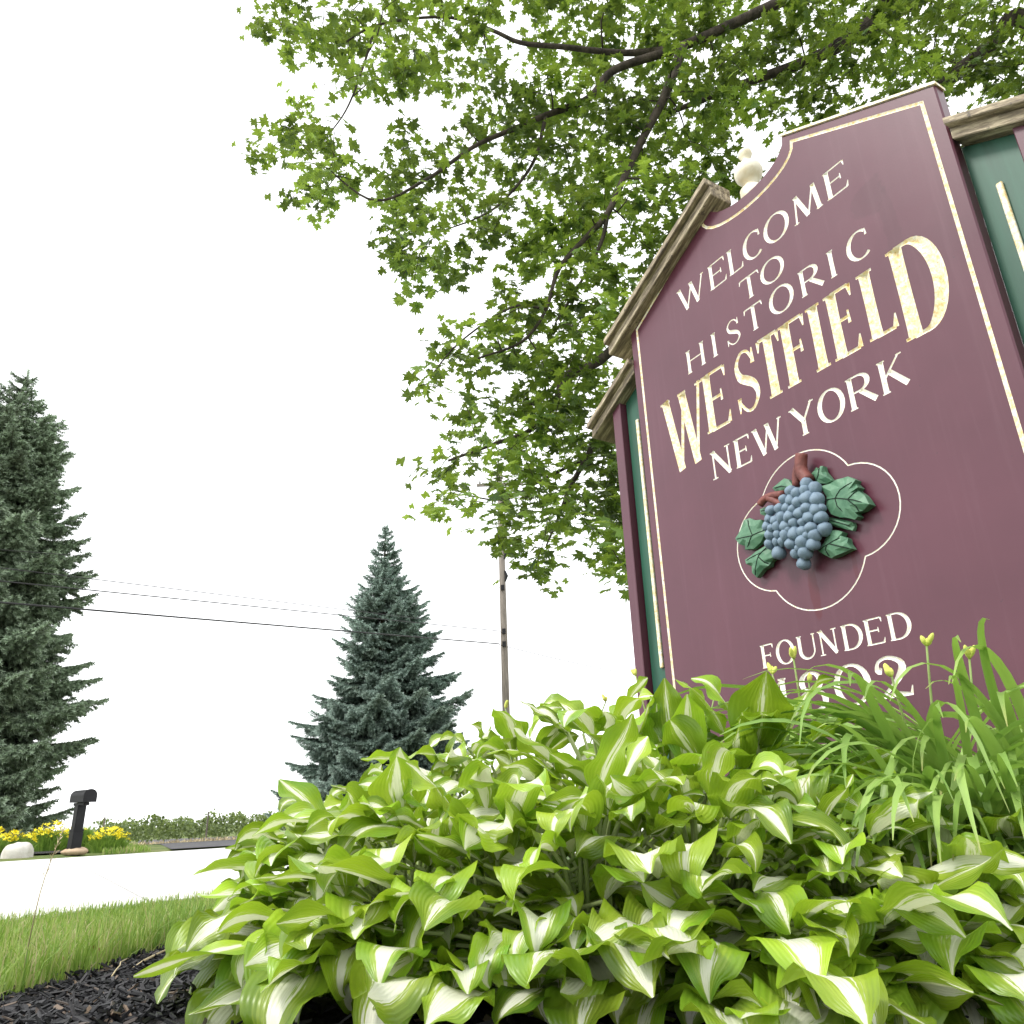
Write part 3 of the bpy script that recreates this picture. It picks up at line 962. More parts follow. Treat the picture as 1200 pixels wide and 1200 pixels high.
carved_leaf([(605,300),(650,285),(690,268),(715,256),(745,250),(785,268),(778,284),(800,305),(790,318),(826,345),(856,390),(815,420),(780,432),(796,450),(775,466),(735,456),(700,455),(660,440),(640,400),(632,350)], None, None, -.04, .022, [[(630,368),(700,362),(780,370),(845,388)],[(690,362),(715,320),(770,280)],[(690,365),(700,400),(745,450)],[(755,368),(775,345),(790,320)],[(755,370),(790,400),(800,425)]])
carved_leaf([(555,240),(568,222),(590,206),(598,212),(606,198),(622,198),(628,225),(645,245),(665,270),(635,285),(600,285),(570,268)], None, None, -.025, .018, [[(590,275),(605,245),(608,210)]])
carved_leaf([(365,308),(382,290),(405,280),(420,258),(445,265),(475,300),(455,325),(415,328),(378,326)], None, None, -.018, .016, [[(460,310),(420,300),(385,310)]])
carved_leaf([(650,455),(700,462),(770,480),(775,500),(768,522),(735,515),(690,505),(655,490)], None, None, -.022, .014, [[(655,470),(710,485),(760,500)]])
carved_leaf([(592,622),(620,580),(655,520),(690,520),(718,530),(712,548),(740,560),(745,585),(764,612),(735,625),(690,648),(655,660),(625,642)], None, None, -.035, .022, [[(605,620),(660,590),(712,560)],[(660,590),(700,600),(750,612)],[(650,595),(640,620),(650,650)]])
carved_leaf([(178,562),(200,520),(228,470),(245,458),(275,470),(312,468),(322,500),(332,540),(305,580),(270,612),(232,618),(228,600),(200,590)], None, None, -.028, .02, [[(325,520),(270,550),(190,565)],[(275,548),(255,500),(245,470)],[(270,552),(255,585),(240,610)]])
carved_leaf([(228,668),(250,650),(285,630),(340,588),(372,620),(380,655),(355,678),(350,700),(318,715),(285,758),(268,735),(255,700),(235,690)], None, None, -.03, .02, [[(345,600),(305,650),(280,745)],[(315,635),(270,655),(240,672)],[(305,655),(330,680),(350,690)]])
carved_leaf([(302,415),(325,402),(352,405),(350,440),(330,448),(308,440)], None, None, -.02, .012, [[(345,420),(312,425)]])
mb = MB()
def stem_(pts, rr, d):
    P = spline([zg(x, y, d) for x, y in pts], 4)
    mb.tube(P, [rr[0] + (rr[1] - rr[0]) * i / (len(P) - 1) for i in range(len(P))], 10)
stem_([(512, 138), (508, 180), (512, 225), (548, 275)], (.021, .024), -.045)
stem_([(506, 190), (490, 235), (486, 300)], (.02, .015), -.04)
stem_([(303, 392), (325, 365), (360, 348), (420, 338)], (.014, .014), -.04)
stem_([(345, 358), (375, 372), (412, 392)], (.013, .012), -.042)
obj('vine_stem', mb.mesh('vine_stem', [M['stem']], True), carving)

# ------------------------------------------------------------------ hostas
def hosta_leaf_mesh(c, az, tier, R_, H_, L, W, mats, stiff=0.0):
    """one leaf of a clump: petiole from the crown c, then an ovate wavy blade. returns mesh (world coordinates minus c)"""
    out = Vector((math.cos(az), math.sin(az), 0))
    th = 1.5 * tier
    tip_r = R_ * .66 * (0.1 + math.sin(th)) * random.uniform(.8, 1.1)
    tip_z = max(.045, H_ * (.1 + .9 * math.cos(th)) * random.uniform(.85, 1.08))
    p0 = out * 0.02 + Vector((random.uniform(-.03, .03), random.uniform(-.03, .03), 0))
    p2 = out * tip_r + Vector((0, 0, tip_z))
    p1 = Vector((p2.x * .3, p2.y * .3, tip_z * .8))
    pet = [p0 * (1 - t) ** 2 + p1 * 2 * t * (1 - t) + p2 * t * t for t in [k / 5 for k in range(6)]]
    mb = MB()
    mb.tube(pet, [.0045, .0043, .004, .0038, .0036, .0032], 5, 1, False, (0.5, 0.0))
    d0 = (pet[-1] - pet[-2]).normalized()
    e = math.asin(max(-1, min(1, d0.z)))
    e = (.75 - .75 * tier) * (1 + .6 * stiff) + random.uniform(-.15, .4)
    bend = random.uniform(.2, 1.4) * (1 - .6 * stiff)
    tipc = random.choice((0, 0, .6, 1.2, -.5)) * (1 - .5 * stiff)
    tipt = random.gauss(0, .8) * (1 - .5 * stiff)
    if random.random() < .25: bend *= 1.9
    twist = random.gauss(0, .65) * (1 - .5 * stiff)
    yaw = random.uniform(-.7, .7)
    NV, NU = 15, 8
    fold0 = random.uniform(-.45, .7)
    wavA, wavK, wavP = L * random.uniform(.03, .11), random.uniform(1.2, 3.0), random.uniform(0, 6.28)
    wavP2 = random.uniform(0, 6.28)
    curlA = random.uniform(-.5, .6)
    p = p2.copy()
    side0 = Vector((-out.y, out.x, 0))
    az_out = az
    verts, uvs, faces = [], [], []
    ds = L / NV
    for i in range(NV + 1):
        v = i / NV
        ang = e - bend * (v ** 1.35) - tipc * smooth(.6, 1.0, v)
        a2 = az_out + yaw * v
        o2 = Vector((math.cos(a2), math.sin(a2), 0)); s2 = Vector((-o2.y, o2.x, 0))
        d = o2 * math.cos(ang) + Vector((0, 0, math.sin(ang)))
        up = -o2 * math.sin(ang) + Vector((0, 0, math.cos(ang)))
        if i:
            p = p + d * ds
        tw = twist * v ** 1.5 + tipt * smooth(.45, 1.0, v)
        sd = s2 * math.cos(tw) + up * math.sin(tw)
        un = up * math.cos(tw) - s2 * math.sin(tw)
        hw = W * (min(1.0, v / .36) ** .62 if v < .36 else 1.0) * (1.0 if v < .36 else max(0.0, (1 - ((v - .36) / .64) ** 2.1)) ** 1.0)
        hw = max(hw, .0022 if v > .99 else .004)
        fold = fold0 * (1 - .75 * v) + curlA * v * .5
        for j in range(NU + 1):
            u = j / NU * 2 - 1
            au = abs(u)
            x = u * hw * math.cos(fold * (.5 + .3 * au))
            zz = au * hw * math.sin(fold) * (1 - .25 * au)
            wv = wavA * au ** 1.8 * math.sin(2 * math.pi * wavK * v + (wavP if u > 0 else wavP2)) * math.sin(math.pi * min(1, v * 1.02)) ** .5
            dome = -.1 * hw * (1 - au) * 0
            verts.append(p + sd * x + un * (zz + wv + dome))
            uvs.append(((u + 1) / 2, v))
    for i in range(NV):
        for j in range(NU):
            a_ = i * (NU + 1) + j
            faces.append((a_, a_ + 1, a_ + NU + 2, a_ + NU + 1))
    mb.add(verts, faces, 0, uvs)
    me = mb.mesh('leaf', mats, True, uv=True)
    return me

def hosta(px, Y, n, R_, H_, L, label, green=False, stiff=0.0, skirt=0):
    r = ray(px, 1000)
    x, y = r.x * Y, Y
    root = bpy.data.objects.new('hosta_plant', None)
    col.objects.link(root)
    root.location = (x, y, gz(x, y) + .005)
    tag(root, label, 'hosta', 'hostas massed in front of the sign')
    c = root.location
    n = int(n * 1.25)
    for i in range(n + skirt):
        tier = ((i + .5) / n) ** .75
        az = i * 2.39996 + random.uniform(-.35, .35)
        if random.random() < .45:
            az = math.atan2(-y, -x) + random.uniform(-1.5, 1.5)     # denser on the open, sunny side
        RR = R_
        if i >= n:                      # low outer leaves lying on the mulch towards the open side
            tier = random.uniform(.72, 1.0)
            az = math.atan2(-y, -x) + random.uniform(-1.3, 1.3)
            RR = R_ * random.uniform(1.05, 1.4)
        LL = L * random.uniform(.55, 1.12) * (.85 + .15 * tier)
        g = green and random.random() < .85
        mats = [M['hosta_green'] if g else M['hosta'], M['petiole']]
        me = hosta_leaf_mesh(c, az, tier, RR, H_, LL, LL * random.uniform(.28, .38), mats, max(0.0, stiff * (1 - tier * .7) + (random.random() < .08) * .5))
        o = obj('leaf', me, root)
    return root
HOSTAS = [
    (412, 1.72, 56, .29, .23, .17, 'leftmost variegated hosta clump spilling over the dark mulch', False, 0),
    (480, 1.5, 56, .31, .26, .165, 'variegated hosta clump in the front row, second from the mulch', False, 0),
    (580, 1.40, 56, .32, .27, .16, 'variegated hosta clump in the front row at bottom centre', False, 0),
    (690, 1.32, 50, .32, .27, .155, 'variegated hosta clump in the front row just right of centre', False, 0),
    (820, 1.30, 50, .31, .27, .15, 'curly variegated hosta clump in the front row below the carved date', False, 0),
    (955, 1.30, 46, .3, .22, .155, 'variegated hosta clump in front of the daylilies, left one', False, 0),
    (1085, 1.32, 46, .3, .19, .155, 'variegated hosta clump in front of the daylilies, middle one', False, 0),
    (1215, 1.34, 46, .31, .2, .16, 'variegated hosta clump at the right edge of the picture', False, 0),
    (425, 2.2, 46, .32, .3, .17, 'variegated hosta clump behind the leftmost one, near the road', False, .1),
    (510, 1.98, 48, .33, .37, .16, 'variegated hosta clump in the second row below the smaller spruce', False, .2),
    (610, 1.9, 48, .35, .41, .16, 'variegated hosta clump in the second row below the utility pole', False, .35),
    (715, 1.76, 46, .34, .41, .165, 'variegated hosta clump in the second row below the sign\'s left post', False, .4),
    (800, 1.62, 44, .33, .35, .17, 'mostly plain green upright hosta in front of the carved word founded', True, .7),
    (895, 1.62, 36, .3, .41, .17, 'mostly plain green upright hosta beside the daylilies', True, .7),
    (450, 2.6, 34, .36, .31, .17, 'variegated hosta clump at the back, nearest the smaller spruce', False, .3),
    (560, 2.5, 34, .34, .36, .17, 'variegated hosta clump at the back, beside the sign', False, .3),
]
for hi_, h_ in enumerate(HOSTAS):
    hosta(h_[0], h_[1], h_[2], h_[3], h_[4], h_[5], h_[6], h_[7], h_[8], 28 if hi_ < 8 else 0)

# ------------------------------------------------------------------ daylilies
def strap_leaf(root_p, az, L, W, e0, bend, mats):
    mb = MB()
    NV = 16
    p = Vector(root_p)
    verts, uvs, faces = [], [], []
    kink = random.uniform(.6, .85) if random.random() < .1 else None
    yaw = random.uniform(-.5, .5)
    tw = random.uniform(-1.1, 1.1)
    for i in range(NV + 1):
        v = i / NV
        ang = e0 - bend * v ** 2.1
        ang = max(ang, -1.0 - .25 * math.sin(L * 40))
        if kink and v > kink: ang = max(-1.45, ang - 1.1)
        a2 = az + yaw * v
        o2 = Vector((math.cos(a2), math.sin(a2), 0)); s2 = Vector((-o2.y, o2.x, 0))
        d = o2 * math.cos(ang) + Vector((0, 0, math.sin(ang)))
        up = -o2 * math.sin(ang) + Vector((0, 0, math.cos(ang)))
        if i: p = p + d * (L / NV)
        hw = W * (1 - v ** 3.2) * (.8 + .2 * min(1, v * 5)) + .0006
        sd = s2 * math.cos(tw * v) + up * math.sin(tw * v); un = up * math.cos(tw * v) - s2 * math.sin(tw * v)
        fo = .55 * (1 - .5 * v)
        for u in (-1, 0, 1):
            verts.append(p + sd * u * hw * math.cos(fo) + un * abs(u) * hw * math.sin(fo)); uvs.append(((u + 1) / 2, v))
    for i in range(NV):
        for j in range(2):
            a_ = i * 3 + j
            faces.append((a_, a_ + 1, a_ + 4, a_ + 3))
    mb.add(verts, faces, 0, uvs)
    return mb.mesh('leaf', mats, True, uv=True)
def bud_cluster(root, top, n=4):
    for k in range(n):
        mb = MB()
        a = random.uniform(0, 6.28); tilt = random.uniform(.15, .7)
        d = Vector((math.cos(a) * math.sin(tilt), math.sin(a) * math.sin(tilt), math.cos(tilt)))
        L = random.uniform(.016, .032)
        P = [top + d * (L * t) for t in (0, .2, .45, .7, .9, 1.0)]
        mb.tube(P, [.002, .0038, .0056, .0052, .0032, .001], 7)
        obj('bud', mb.mesh('bud', [M['bud']], True), root)
def daylily(px, Y, n, L, label, scapes=(), toward=None):
    r = ray(px, 1000)
    x, y = r.x * Y, Y
    root = bpy.data.objects.new('daylily_plant', None)
    col.objects.link(root)
    root.location = (x, y, gz(x, y))
    tag(root, label, 'daylily', 'daylilies in front of the sign')
    for i in range(n):
        az = random.uniform(0, 6.283) if toward is None or random.random() < .5 else random.gauss(toward, .5)
        me = strap_leaf((random.uniform(-.06, .06), random.uniform(-.06, .06), 0), az, L * random.uniform(.6, 1.1), random.uniform(.0075, .0135), random.uniform(.95, 1.48), random.uniform(1.5, 2.9), [M['daylily']])
        obj('leaf', me, root)
    for (sx, sy, sY) in scapes:
        top = at(sx, sy, sY) - root.location
        mb = MB()
        mid = Vector((top.x * .35, top.y * .35, top.z * .55))
        P = [Vector((0, 0, 0)) * (1 - t) ** 2 + mid * 2 * t * (1 - t) + top * t * t for t in [k / 9 for k in range(10)]]
        mb.tube(P, [.0042 - .002 * k / 9 for k in range(10)], 6)
        obj('flower_stalk', mb.mesh('flower_stalk', [M['scape']], True), root)
        bud_cluster(root, top, random.choice((3, 4, 5)))
daylily(1105, 1.66, 100, .72, 'daylily with long arching leaves and buds before the carved date', ((1086, 757, 1.6), (1045, 793, 1.55)), math.pi)
daylily(1155, 1.6, 115, .8, 'tall daylily with arching strap leaves right of the carved date', ((1136, 772, 1.58),), math.pi * .9)
daylily(1235, 1.62, 100, .82, 'tall daylily at the right edge of the picture', (), math.pi)
daylily(1110, 1.5, 90, .62, 'low daylily between the hostas and the taller daylilies', (), -2.2)
daylily(1185, 1.48, 90, .66, 'low daylily arching over the hostas at the right edge', (), -2.0)
daylily(965, 1.95, 16, .5, 'thin daylily with buds before the carved word founded', ((930, 772, 1.9), (948, 800, 1.92), (905, 790, 1.9)))
daylily(800, 2.3, 26, .48, 'thin daylily with buds against the sign\'s left border', ((745, 792, 2.35), (778, 818, 2.3), (838, 812, 2.25)))
daylily(645, 2.75, 24, .5, 'thin daylily with yellow buds below the utility pole', ((592, 830, 2.7), (710, 822, 2.7)))

# ------------------------------------------------------------------ mulch chips, straw, grass
def chips(name, n, region):
    mb = MB()
    k = 0
    while k < n:
        x, y = region()
        b = bed_in(x, y)
        if b < -0.03 + random.gauss(0, .02):
            continue
        k += 1
        z = gz(x, y) + .012 + random.uniform(.002, .02)
        L, W, T = random.uniform(.015, .065), random.uniform(.003, .009), random.uniform(.002, .005)
        a, ti, ro = random.uniform(0, 6.28), random.gauss(0, .35), random.gauss(0, .5)
        R3 = Matrix.Rotation(a, 3, 'Z') @ Matrix.Rotation(ti, 3, 'Y') @ Matrix.Rotation(ro, 3, 'X')
        vs = []
        for dz in (-1, 1):
            for dx, dy in ((-1, -.7), (.8, -1), (1, .6), (-.8, 1)):
                vs.append(Vector((x, y, z)) + R3 @ Vector((dx * L / 2 * random.uniform(.7, 1), dy * W / 2, dz * T / 2)))
        mb.add(vs, [(3, 2, 1, 0), (4, 5, 6, 7), (0, 1, 5, 4), (1, 2, 6, 5), (2, 3, 7, 6), (3, 0, 4, 7)], 0, None, random.random())
    o = obj(name, mb.mesh(name, [M['chip']], tint=True))
    tag(o, 'loose dark shredded wood mulch chips covering the bed', 'mulch', kind='stuff')
def reg():
    if random.random() < .72:
        return random.uniform(-1.2, -.2), random.uniform(1.4, 3.3)
    return random.uniform(-1.2, 1.6), random.uniform(.7, 3.2)
chips('mulch_chips', 15000, reg)
def twig(name, p0, p1, r, mat, label, cat):
    mb = MB()
    a, b = Vector(p0), Vector(p1)
    P = [a.lerp(b, t) + Vector((0, 0, .012 * math.sin(3.1 * t))) + Vector((random.uniform(-1, 1), random.uniform(-1, 1), 0)) * .004 for t in [k / 6 for k in range(7)]]
    mb.tube(P, [r * (1 - .5 * k / 6) for k in range(7)], 5)
    return tag(obj(name, mb.mesh(name, [mat])), label, cat)
def bed_pt(px, py, lift=.03):
    p = on_terrain(px, py); p.z += lift
    return p
twig('straw_stalk', bed_pt(152, 1156), bed_pt(228, 1120), .0035, M['straw'], 'long pale straw stalk lying on the dark mulch near the hosta', 'straw')
twig('straw_stalk', bed_pt(192, 1148), bed_pt(226, 1128), .002, M['straw'], 'short pale straw stalk beside the longer one on the mulch', 'straw')
twig('straw_stalk', bed_pt(128, 1165), bed_pt(150, 1142), .0018, M['straw'], 'thin greenish straw bit on the mulch nearer the grass', 'straw')
def dead_leaf(px, py, s, label):
    p = bed_pt(px, py, .035)
    mb = MB()
    N = 10
    vs = [Vector((0, 0, .012))]
    for k in range(N):
        a = 2 * math.pi * k / N
        r = s * (1 + .35 * math.sin(3 * a + px)) * (1.3 if k == 0 else 1)
        vs.append(Vector((math.cos(a) * r, math.sin(a) * r * .6, .02 * math.sin(2 * a + 1) + .008)))
    mb.add(vs, [(0, k + 1, (k + 1) % N + 1) for k in range(N)])
    tag(obj('dead_leaf', mb.mesh('dead_leaf', [M['dead_leaf']]), None, p, (.5, .3, px * .7)), label, 'leaf')
dead_leaf(109, 1137, .022, 'curled brown dead leaf at the edge of grass and mulch')
dead_leaf(76, 1153, .016, 'smaller brown dead leaf on the mulch left of the curled one')
dead_leaf(1190, 1165, .03, 'crumpled brown dead leaf under the hostas at bottom right')

def grass(name, n, region, hmin, hmax, label, wid=.0018, dens=None):
    V, Fc, Ti = [], [], []
    k = 0
    tries = 0
    while k < n and tries < n * 8:
        tries += 1
        x, y = region()
        if bed_in(x, y) > random.uniform(-.02, .03) if abs(x) < 5 and y < 6 else False:
            continue
        dn, df = near_d(x, y), far_d(x, y)
        if dn > -.02 + random.gauss(0, .015) and df < .05:
            continue
        if dens and not dens(x, y):
            continue
        k += 1
        z = gz(x, y)
        h = random.uniform(hmin, hmax) * (1.25 if random.random() < .08 else 1)
        a = random.uniform(0, 6.28); lean = abs(random.gauss(0, .4)); a2 = random.uniform(0, 6.28)
        w = wid * random.uniform(.7, 1.4)
        sx, sy = math.cos(a) * w, math.sin(a) * w
        lx, ly = math.cos(a2) * lean * h, math.sin(a2) * lean * h
        b = len(V)
        V += [(x - sx, y - sy, z - .01), (x + sx, y + sy, z - .01), (x + lx * .3 - sx * .9, y + ly * .3 - sy * .9, z + h * .55), (x + lx * .3 + sx * .9, y + ly * .3 + sy * .9, z + h * .55), (x + lx, y + ly, z + h * (1 - .25 * lean))]
        Fc += [(b, b + 1, b + 3, b + 2), (b + 2, b + 3, b + 4)]
        t = min(1, max(0, random.gauss(.5, .27) + .18 * math.sin(x * 5.1) * math.sin(y * 3.7)))
        Ti += [t] * 5
    o = obj(name, mesh_of(name, V, Fc, [M['grass']], tint=Ti))
    tag(o, label, 'grass', kind='stuff')
def verge():
    t = random.random()
    y = 1.3 + 4.9 * random.random() ** 1.15
    return -1.0 - random.random() * (.9 + .62 * y) + .35 * max(0, y - 2.6), y
grass('verge_grass', 32000, verge, .02, .075, 'green grass verge between the road and the mulch')
def edge_tuft():
    i = random.choice((2, 3, 4))
    (x1, y1), (x2, y2) = BED[i], BED[i + 1]
    t = random.random()
    return x1 + (x2 - x1) * t - abs(random.gauss(0, .05)), y1 + (y2 - y1) * t
grass('verge_tufts', 1300, edge_tuft, .06, .17, 'longer grass tufts along the mulch edge', .0016)
grass('far_grass', 5000, lambda: (random.uniform(-13, -4), random.uniform(13.5, 21)), .05, .13, 'grass beyond the road beside the flowers', .008, lambda x, y: far_d(x, y) > .1 and -.5 < x / y < -.445 + (y - 16) * -.008)
# one tall seed stalk close by
mb = MB()
P = spline([bed_pt(22, 1168, 0), at(38, 1085, 1.95), at(52, 1030, 1.93), at(76, 968, 1.9)], 5)
mb.tube(P, [.0016 - .0008 * k / (len(P) - 1) for k in range(len(P))], 5)
stalk = bpy.data.objects.new('grass_stalk', None); col.objects.link(stalk); stalk.location = P[0]
tag(stalk, 'single tall pale grass stalk standing in front of the road', 'grass stalk')
me = mb.mesh('stem', [M['straw']]); o = obj('stem', me, stalk); o.location = -P[0]
mb = MB()
for k in range(26):
    t = k / 26
    q_ = P[-1].lerp(P[-6], t)
    d = Vector((random.uniform(-1, 1), random.uniform(-1, 1), random.uniform(.2, 1.2))).normalized() * .014
    mb.add([q_, q_ + d * .5 + Vector((.0012, 0, 0)), q_ + d, q_ + d * .5 - Vector((.0012, 0, 0))], [(0, 1, 2, 3)])
o = obj('seed_head', mb.mesh('seed_head', [M['straw']]), stalk); o.location = -P[0]

# ------------------------------------------------------------------ spruces
def bough_mesh(L, mat, seed):
    """one drooping spruce bough along +X with needle-clad twigs"""
    rd = random.Random(seed)
    mb = MB()
    N = max(6, int(L / .22))
    axis = []
    for k in range(N + 1):
        t = k / N
        axis.append(Vector((L * t, .04 * L * math.sin(3 * t + seed), -.16 * L * math.sin(t * 2.2) + .1 * L * t ** 3)))
    mb.tube(axis, [.008 + .006 * L * (1 - k / N) for k in range(N + 1)], 4, 1)
    def tuft(p, d, s, tip=0.0):
        a = d.cross(Vector((0, 0, 1)))
        a = a.normalized() if a.length > .01 else Vector((1, 0, 0))
        b = d.cross(a)
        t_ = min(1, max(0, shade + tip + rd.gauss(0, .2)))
        for k in range(6):
            ph = k / 6 * 6.283 + rd.random()
            dd = (d * rd.uniform(.6, 1.0) + (a * math.cos(ph) + b * math.sin(ph)) * .75).normalized() * s * rd.uniform(.75, 1.15)
            sd = dd.cross(Vector((rd.random(), rd.random(), rd.random()))).normalized() * s * .17
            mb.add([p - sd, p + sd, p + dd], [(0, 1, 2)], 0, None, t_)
    def clad(P0, P1, s):
        n = max(2, int((P1 - P0).length / .06))
        d = (P1 - P0).normalized()
        for k in range(n + 1):
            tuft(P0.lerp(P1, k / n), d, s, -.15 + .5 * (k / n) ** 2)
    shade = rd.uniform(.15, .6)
    step = .115
    m_ = int(L / step)
    for k in range(1, m_ + 1):
        t = k / m_
        i = min(N - 1, int(t * N)); base = axis[i].lerp(axis[i + 1], t * N - i)
        dax = (axis[i + 1] - axis[i]).normalized()
        ln = min(1.25, .14 + (1 - t) * .46 * L) * (.4 + .6 * min(1, t * 3)) * rd.uniform(.7, 1.15)
        for sd in (-1, 1):
            d = (dax * .75 + Vector((0, sd * .8, rd.uniform(-.35, .05)))).normalized()
            tipp = base + d * ln + Vector((0, 0, -.12 * ln))
            if t > .12:
                clad(base, tipp, .125)
                if ln > .35:
                    for q in (.25, .5, .75):
                        b2 = base.lerp(tipp, q)
                        for s2 in (-1, 1):
                            d2 = (d + Vector((rd.uniform(-.2, .2), s2 * .7, rd.uniform(-.4, .1)))).normalized()
                            clad(b2, b2 + d2 * ln * .4, .115)
    for k in range(int(N * .15), N):
        clad(axis[k], axis[k + 1], .11)
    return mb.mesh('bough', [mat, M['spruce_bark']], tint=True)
def spruce(base, height, radius, prof, label, mat, boughs_per_m, seed, shared, nbl=6):
    rd = random.Random(seed)
    root = bpy.data.objects.new('spruce_tree', None); col.objects.link(root)
    root.location = base
    tag(root, label, 'tree')
    mb = MB()
    mb.tube([(0, 0, -.2), (0, 0, height * .5), (0, 0, height * .985)], [height * .018, height * .01, .02], 8)
    obj('trunk', mb.mesh('trunk', [M['spruce_bark']]), root)
    z = height * .03
    while z < height * .99:
        t = z / height
        r = radius * prof(t) * (1 if t < .9 else .75) + .08
        nb = nbl if t < .85 else 4
        a0 = rd.random() * 6.28
        for k in range(nb):
            a = a0 + 6.283 * k / nb + rd.uniform(-.3, .3)
            L = r * rd.uniform(.74, 1.1) * (1 + .1 * math.cos(a) * (seed == 3))
            cls = min(shared, key=lambda q: abs(q - L * (1 + .0)))
            me = rd.choice(shared[cls])
            up = -.12 + .75 * max(0, t - .35) + rd.uniform(-.1, .1)
            s = L / cls
            o = obj('bough', me, root, (0, 0, z + rd.uniform(-.12, .12)), (rd.uniform(-.25, .25), -up, a), (s, (s + 1) / 2, (s + 1) / 2))
        z += rd.uniform(.8, 1.2) * (.26 if t < .8 else .2) * height / 12 / boughs_per_m
    # leader
    o = obj('bough', shared[1.0][0], root, (0, 0, height * .94), (0, -1.52, 0), (.06 * height, .3, .3))
    return root
lens = (.5, 1.0, 1.8, 2.8, 3.8, 5.0)
blue = {L: [bough_mesh(L, M['needle'], 10 * i + k) for k in range(3)] for i, L in enumerate(lens)}
green = {L: [bough_mesh(L, M['needle_green'], 100 + 10 * i + k) for k in range(3)] for i, L in enumerate(lens)}
def spruce_at(px, py_top, Y):
    top = at(px, py_top, Y)
    z = gz(top.x, Y) - .1
    return Vector((top.x, Y, z)), top.z - z
b_, hgt_ = spruce_at(452, 612, 38)
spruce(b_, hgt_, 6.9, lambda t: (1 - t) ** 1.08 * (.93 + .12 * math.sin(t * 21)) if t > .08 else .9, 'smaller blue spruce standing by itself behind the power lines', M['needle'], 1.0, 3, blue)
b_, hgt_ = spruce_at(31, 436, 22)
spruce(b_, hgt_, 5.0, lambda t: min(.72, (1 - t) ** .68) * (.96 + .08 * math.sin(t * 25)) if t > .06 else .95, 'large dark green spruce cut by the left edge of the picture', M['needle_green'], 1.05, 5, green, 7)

# ------------------------------------------------------------------ utility pole and lines
PY = 34.0
pt = at(585.5, 556, PY); pb_z = gz(pt.x, PY) - .3
pole = bpy.data.objects.new('utility_pole', None); col.objects.link(pole); pole.location = (pt.x, PY, pb_z)
tag(pole, 'weathered wooden utility pole standing behind the hostas', 'utility pole')
ph = pt.z - pb_z
mb = MB(); mb.tube([(0, 0, 0), (0, 0, ph * .5), (0, 0, ph)], [.175, .155, .125], 12)
obj('shaft', mb.mesh('shaft', [M['pole']], True), pole)
mb = MB(); mb.box((0, -.16, ph - .6), (2.2, .1, .12)); obj('crossarm', mb.mesh('crossarm', [M['pole']]), pole)
for x in (-.95, .95, .45):
    mb = MB(); mb.tube([(x, -.16, ph - .54), (x, -.16, ph - .46), (x, -.16, ph - .36)], [.03, .055, .03], 8); obj('insulator', mb.mesh('insulator', [M['insulator']], True), pole)
lvl = [at(585.5, y, PY).z - pb_z for y in (690, 741, 756)]
for z in lvl:
    mb = MB(); mb.box((0, -.19, z), (.16, .14, .22)); obj('bracket', mb.mesh('bracket', [M['black_metal']]), pole)
for z in [at(585.5, y, PY).z - pb_z for y in (650, 676)]:
    mb = MB(); mb.tube([(.12, -.1, z - .25), (.2, -.12, z), (.12, -.1, z + .25)], [.04, .07, .04], 7); obj('bracket', mb.mesh('bracket', [M['black_metal']]), pole)
def line_(p0, p1, r, sag, label, ext=None):
    mb = MB()
    a, b = Vector(p0), Vector(p1)
    N = 24
    P = [a.lerp(b, t) + Vector((0, 0, -sag * 4 * t * (1 - t))) for t in [k / N for k in range(N + 1)]]
    mb.tube(P, [r] * (N + 1), 5)
    tag(obj('power_line', mb.mesh('power_line', [M['wire']])), label, 'cable', 'overhead lines on the pole')
def pole_at(y): return at(585.5, y, PY) + Vector((0, -.26, 0))
LX = -420
def ly(y0, y1, x0=0, x1=585.5):
    return y0 + (y1 - y0) * (LX - x0) / (x1 - x0)
line_(at(LX, ly(707, 757), 13.5), pole_at(756), .026, 0.0, 'thickest and lowest overhead line left of the pole')
line_(at(LX, ly(682, 742), 13.5), pole_at(741), .017, 0.0, 'overhead line just above the thick lowest one')
line_(at(LX, ly(666, 738), 13.5), pole_at(738), .013, 0.0, 'thin overhead line crossing both spruces, second from the top')
line_(at(LX, ly(645, 690), 13.5), pole_at(690), .008, 0.0, 'very thin faint overhead line, topmost left of the pole')
line_(pole_at(757), at(900, 815, 42), .016, 0.25, 'overhead line running from the pole to the right behind the sign')
line_(pole_at(742), at(900, 778, 42), .008, 0.2, 'thin overhead line running right from the pole, upper one')

# ------------------------------------------------------------------ mailbox, stones, yellow flowers
mp = on_ground(85, 1003.5)
mail = bpy.data.objects.new('mailbox', None); col.objects.link(mail)
mail.location = (mp.x, mp.y, 0.0); mail.rotation_euler = (0, 0, math.radians(-38))
tag(mail, 'black roadside mailbox on a thick black post among yellow flowers', 'mailbox')
HM = at(98, 925, mp.y).z
def bevbox(name, c, s, mat, parent, bev=.008):
    mb = MB(); mb.box(c, s)
    me = mb.mesh(name, [mat])
    bm = bmesh.new(); bm.from_mesh(me); bmesh.ops.bevel(bm, geom=list(bm.edges), offset=bev, segments=2, affect='EDGES'); bm.to_mesh(me); bm.free()
    return obj(name, me, parent)
bevbox('post', (0, 0, (HM - .27) / 2), (.15, .15, HM - .26), M['black_metal'], mail)
bevbox('band', (0, 0, .42), (.18, .18, .035), M['black_metal'], mail, .006)
bevbox('base_sleeve', (0, 0, .2), (.172, .172, .4), M['black_metal'], mail, .006)
bevbox('arm', (.02, 0, HM - .25), (.42, .1, .05), M['black_metal'], mail)
mb = MB()
sec = [(-.11, -.09), (.11, -.09)] + [(.11 * math.cos(math.pi * k / 10), .02 + .1 * math.sin(math.pi * k / 10)) for k in range(11)]
n = len(sec)
vs = [(x, y, z + HM - .13) for x in (-.22, .3) for y, z in sec]
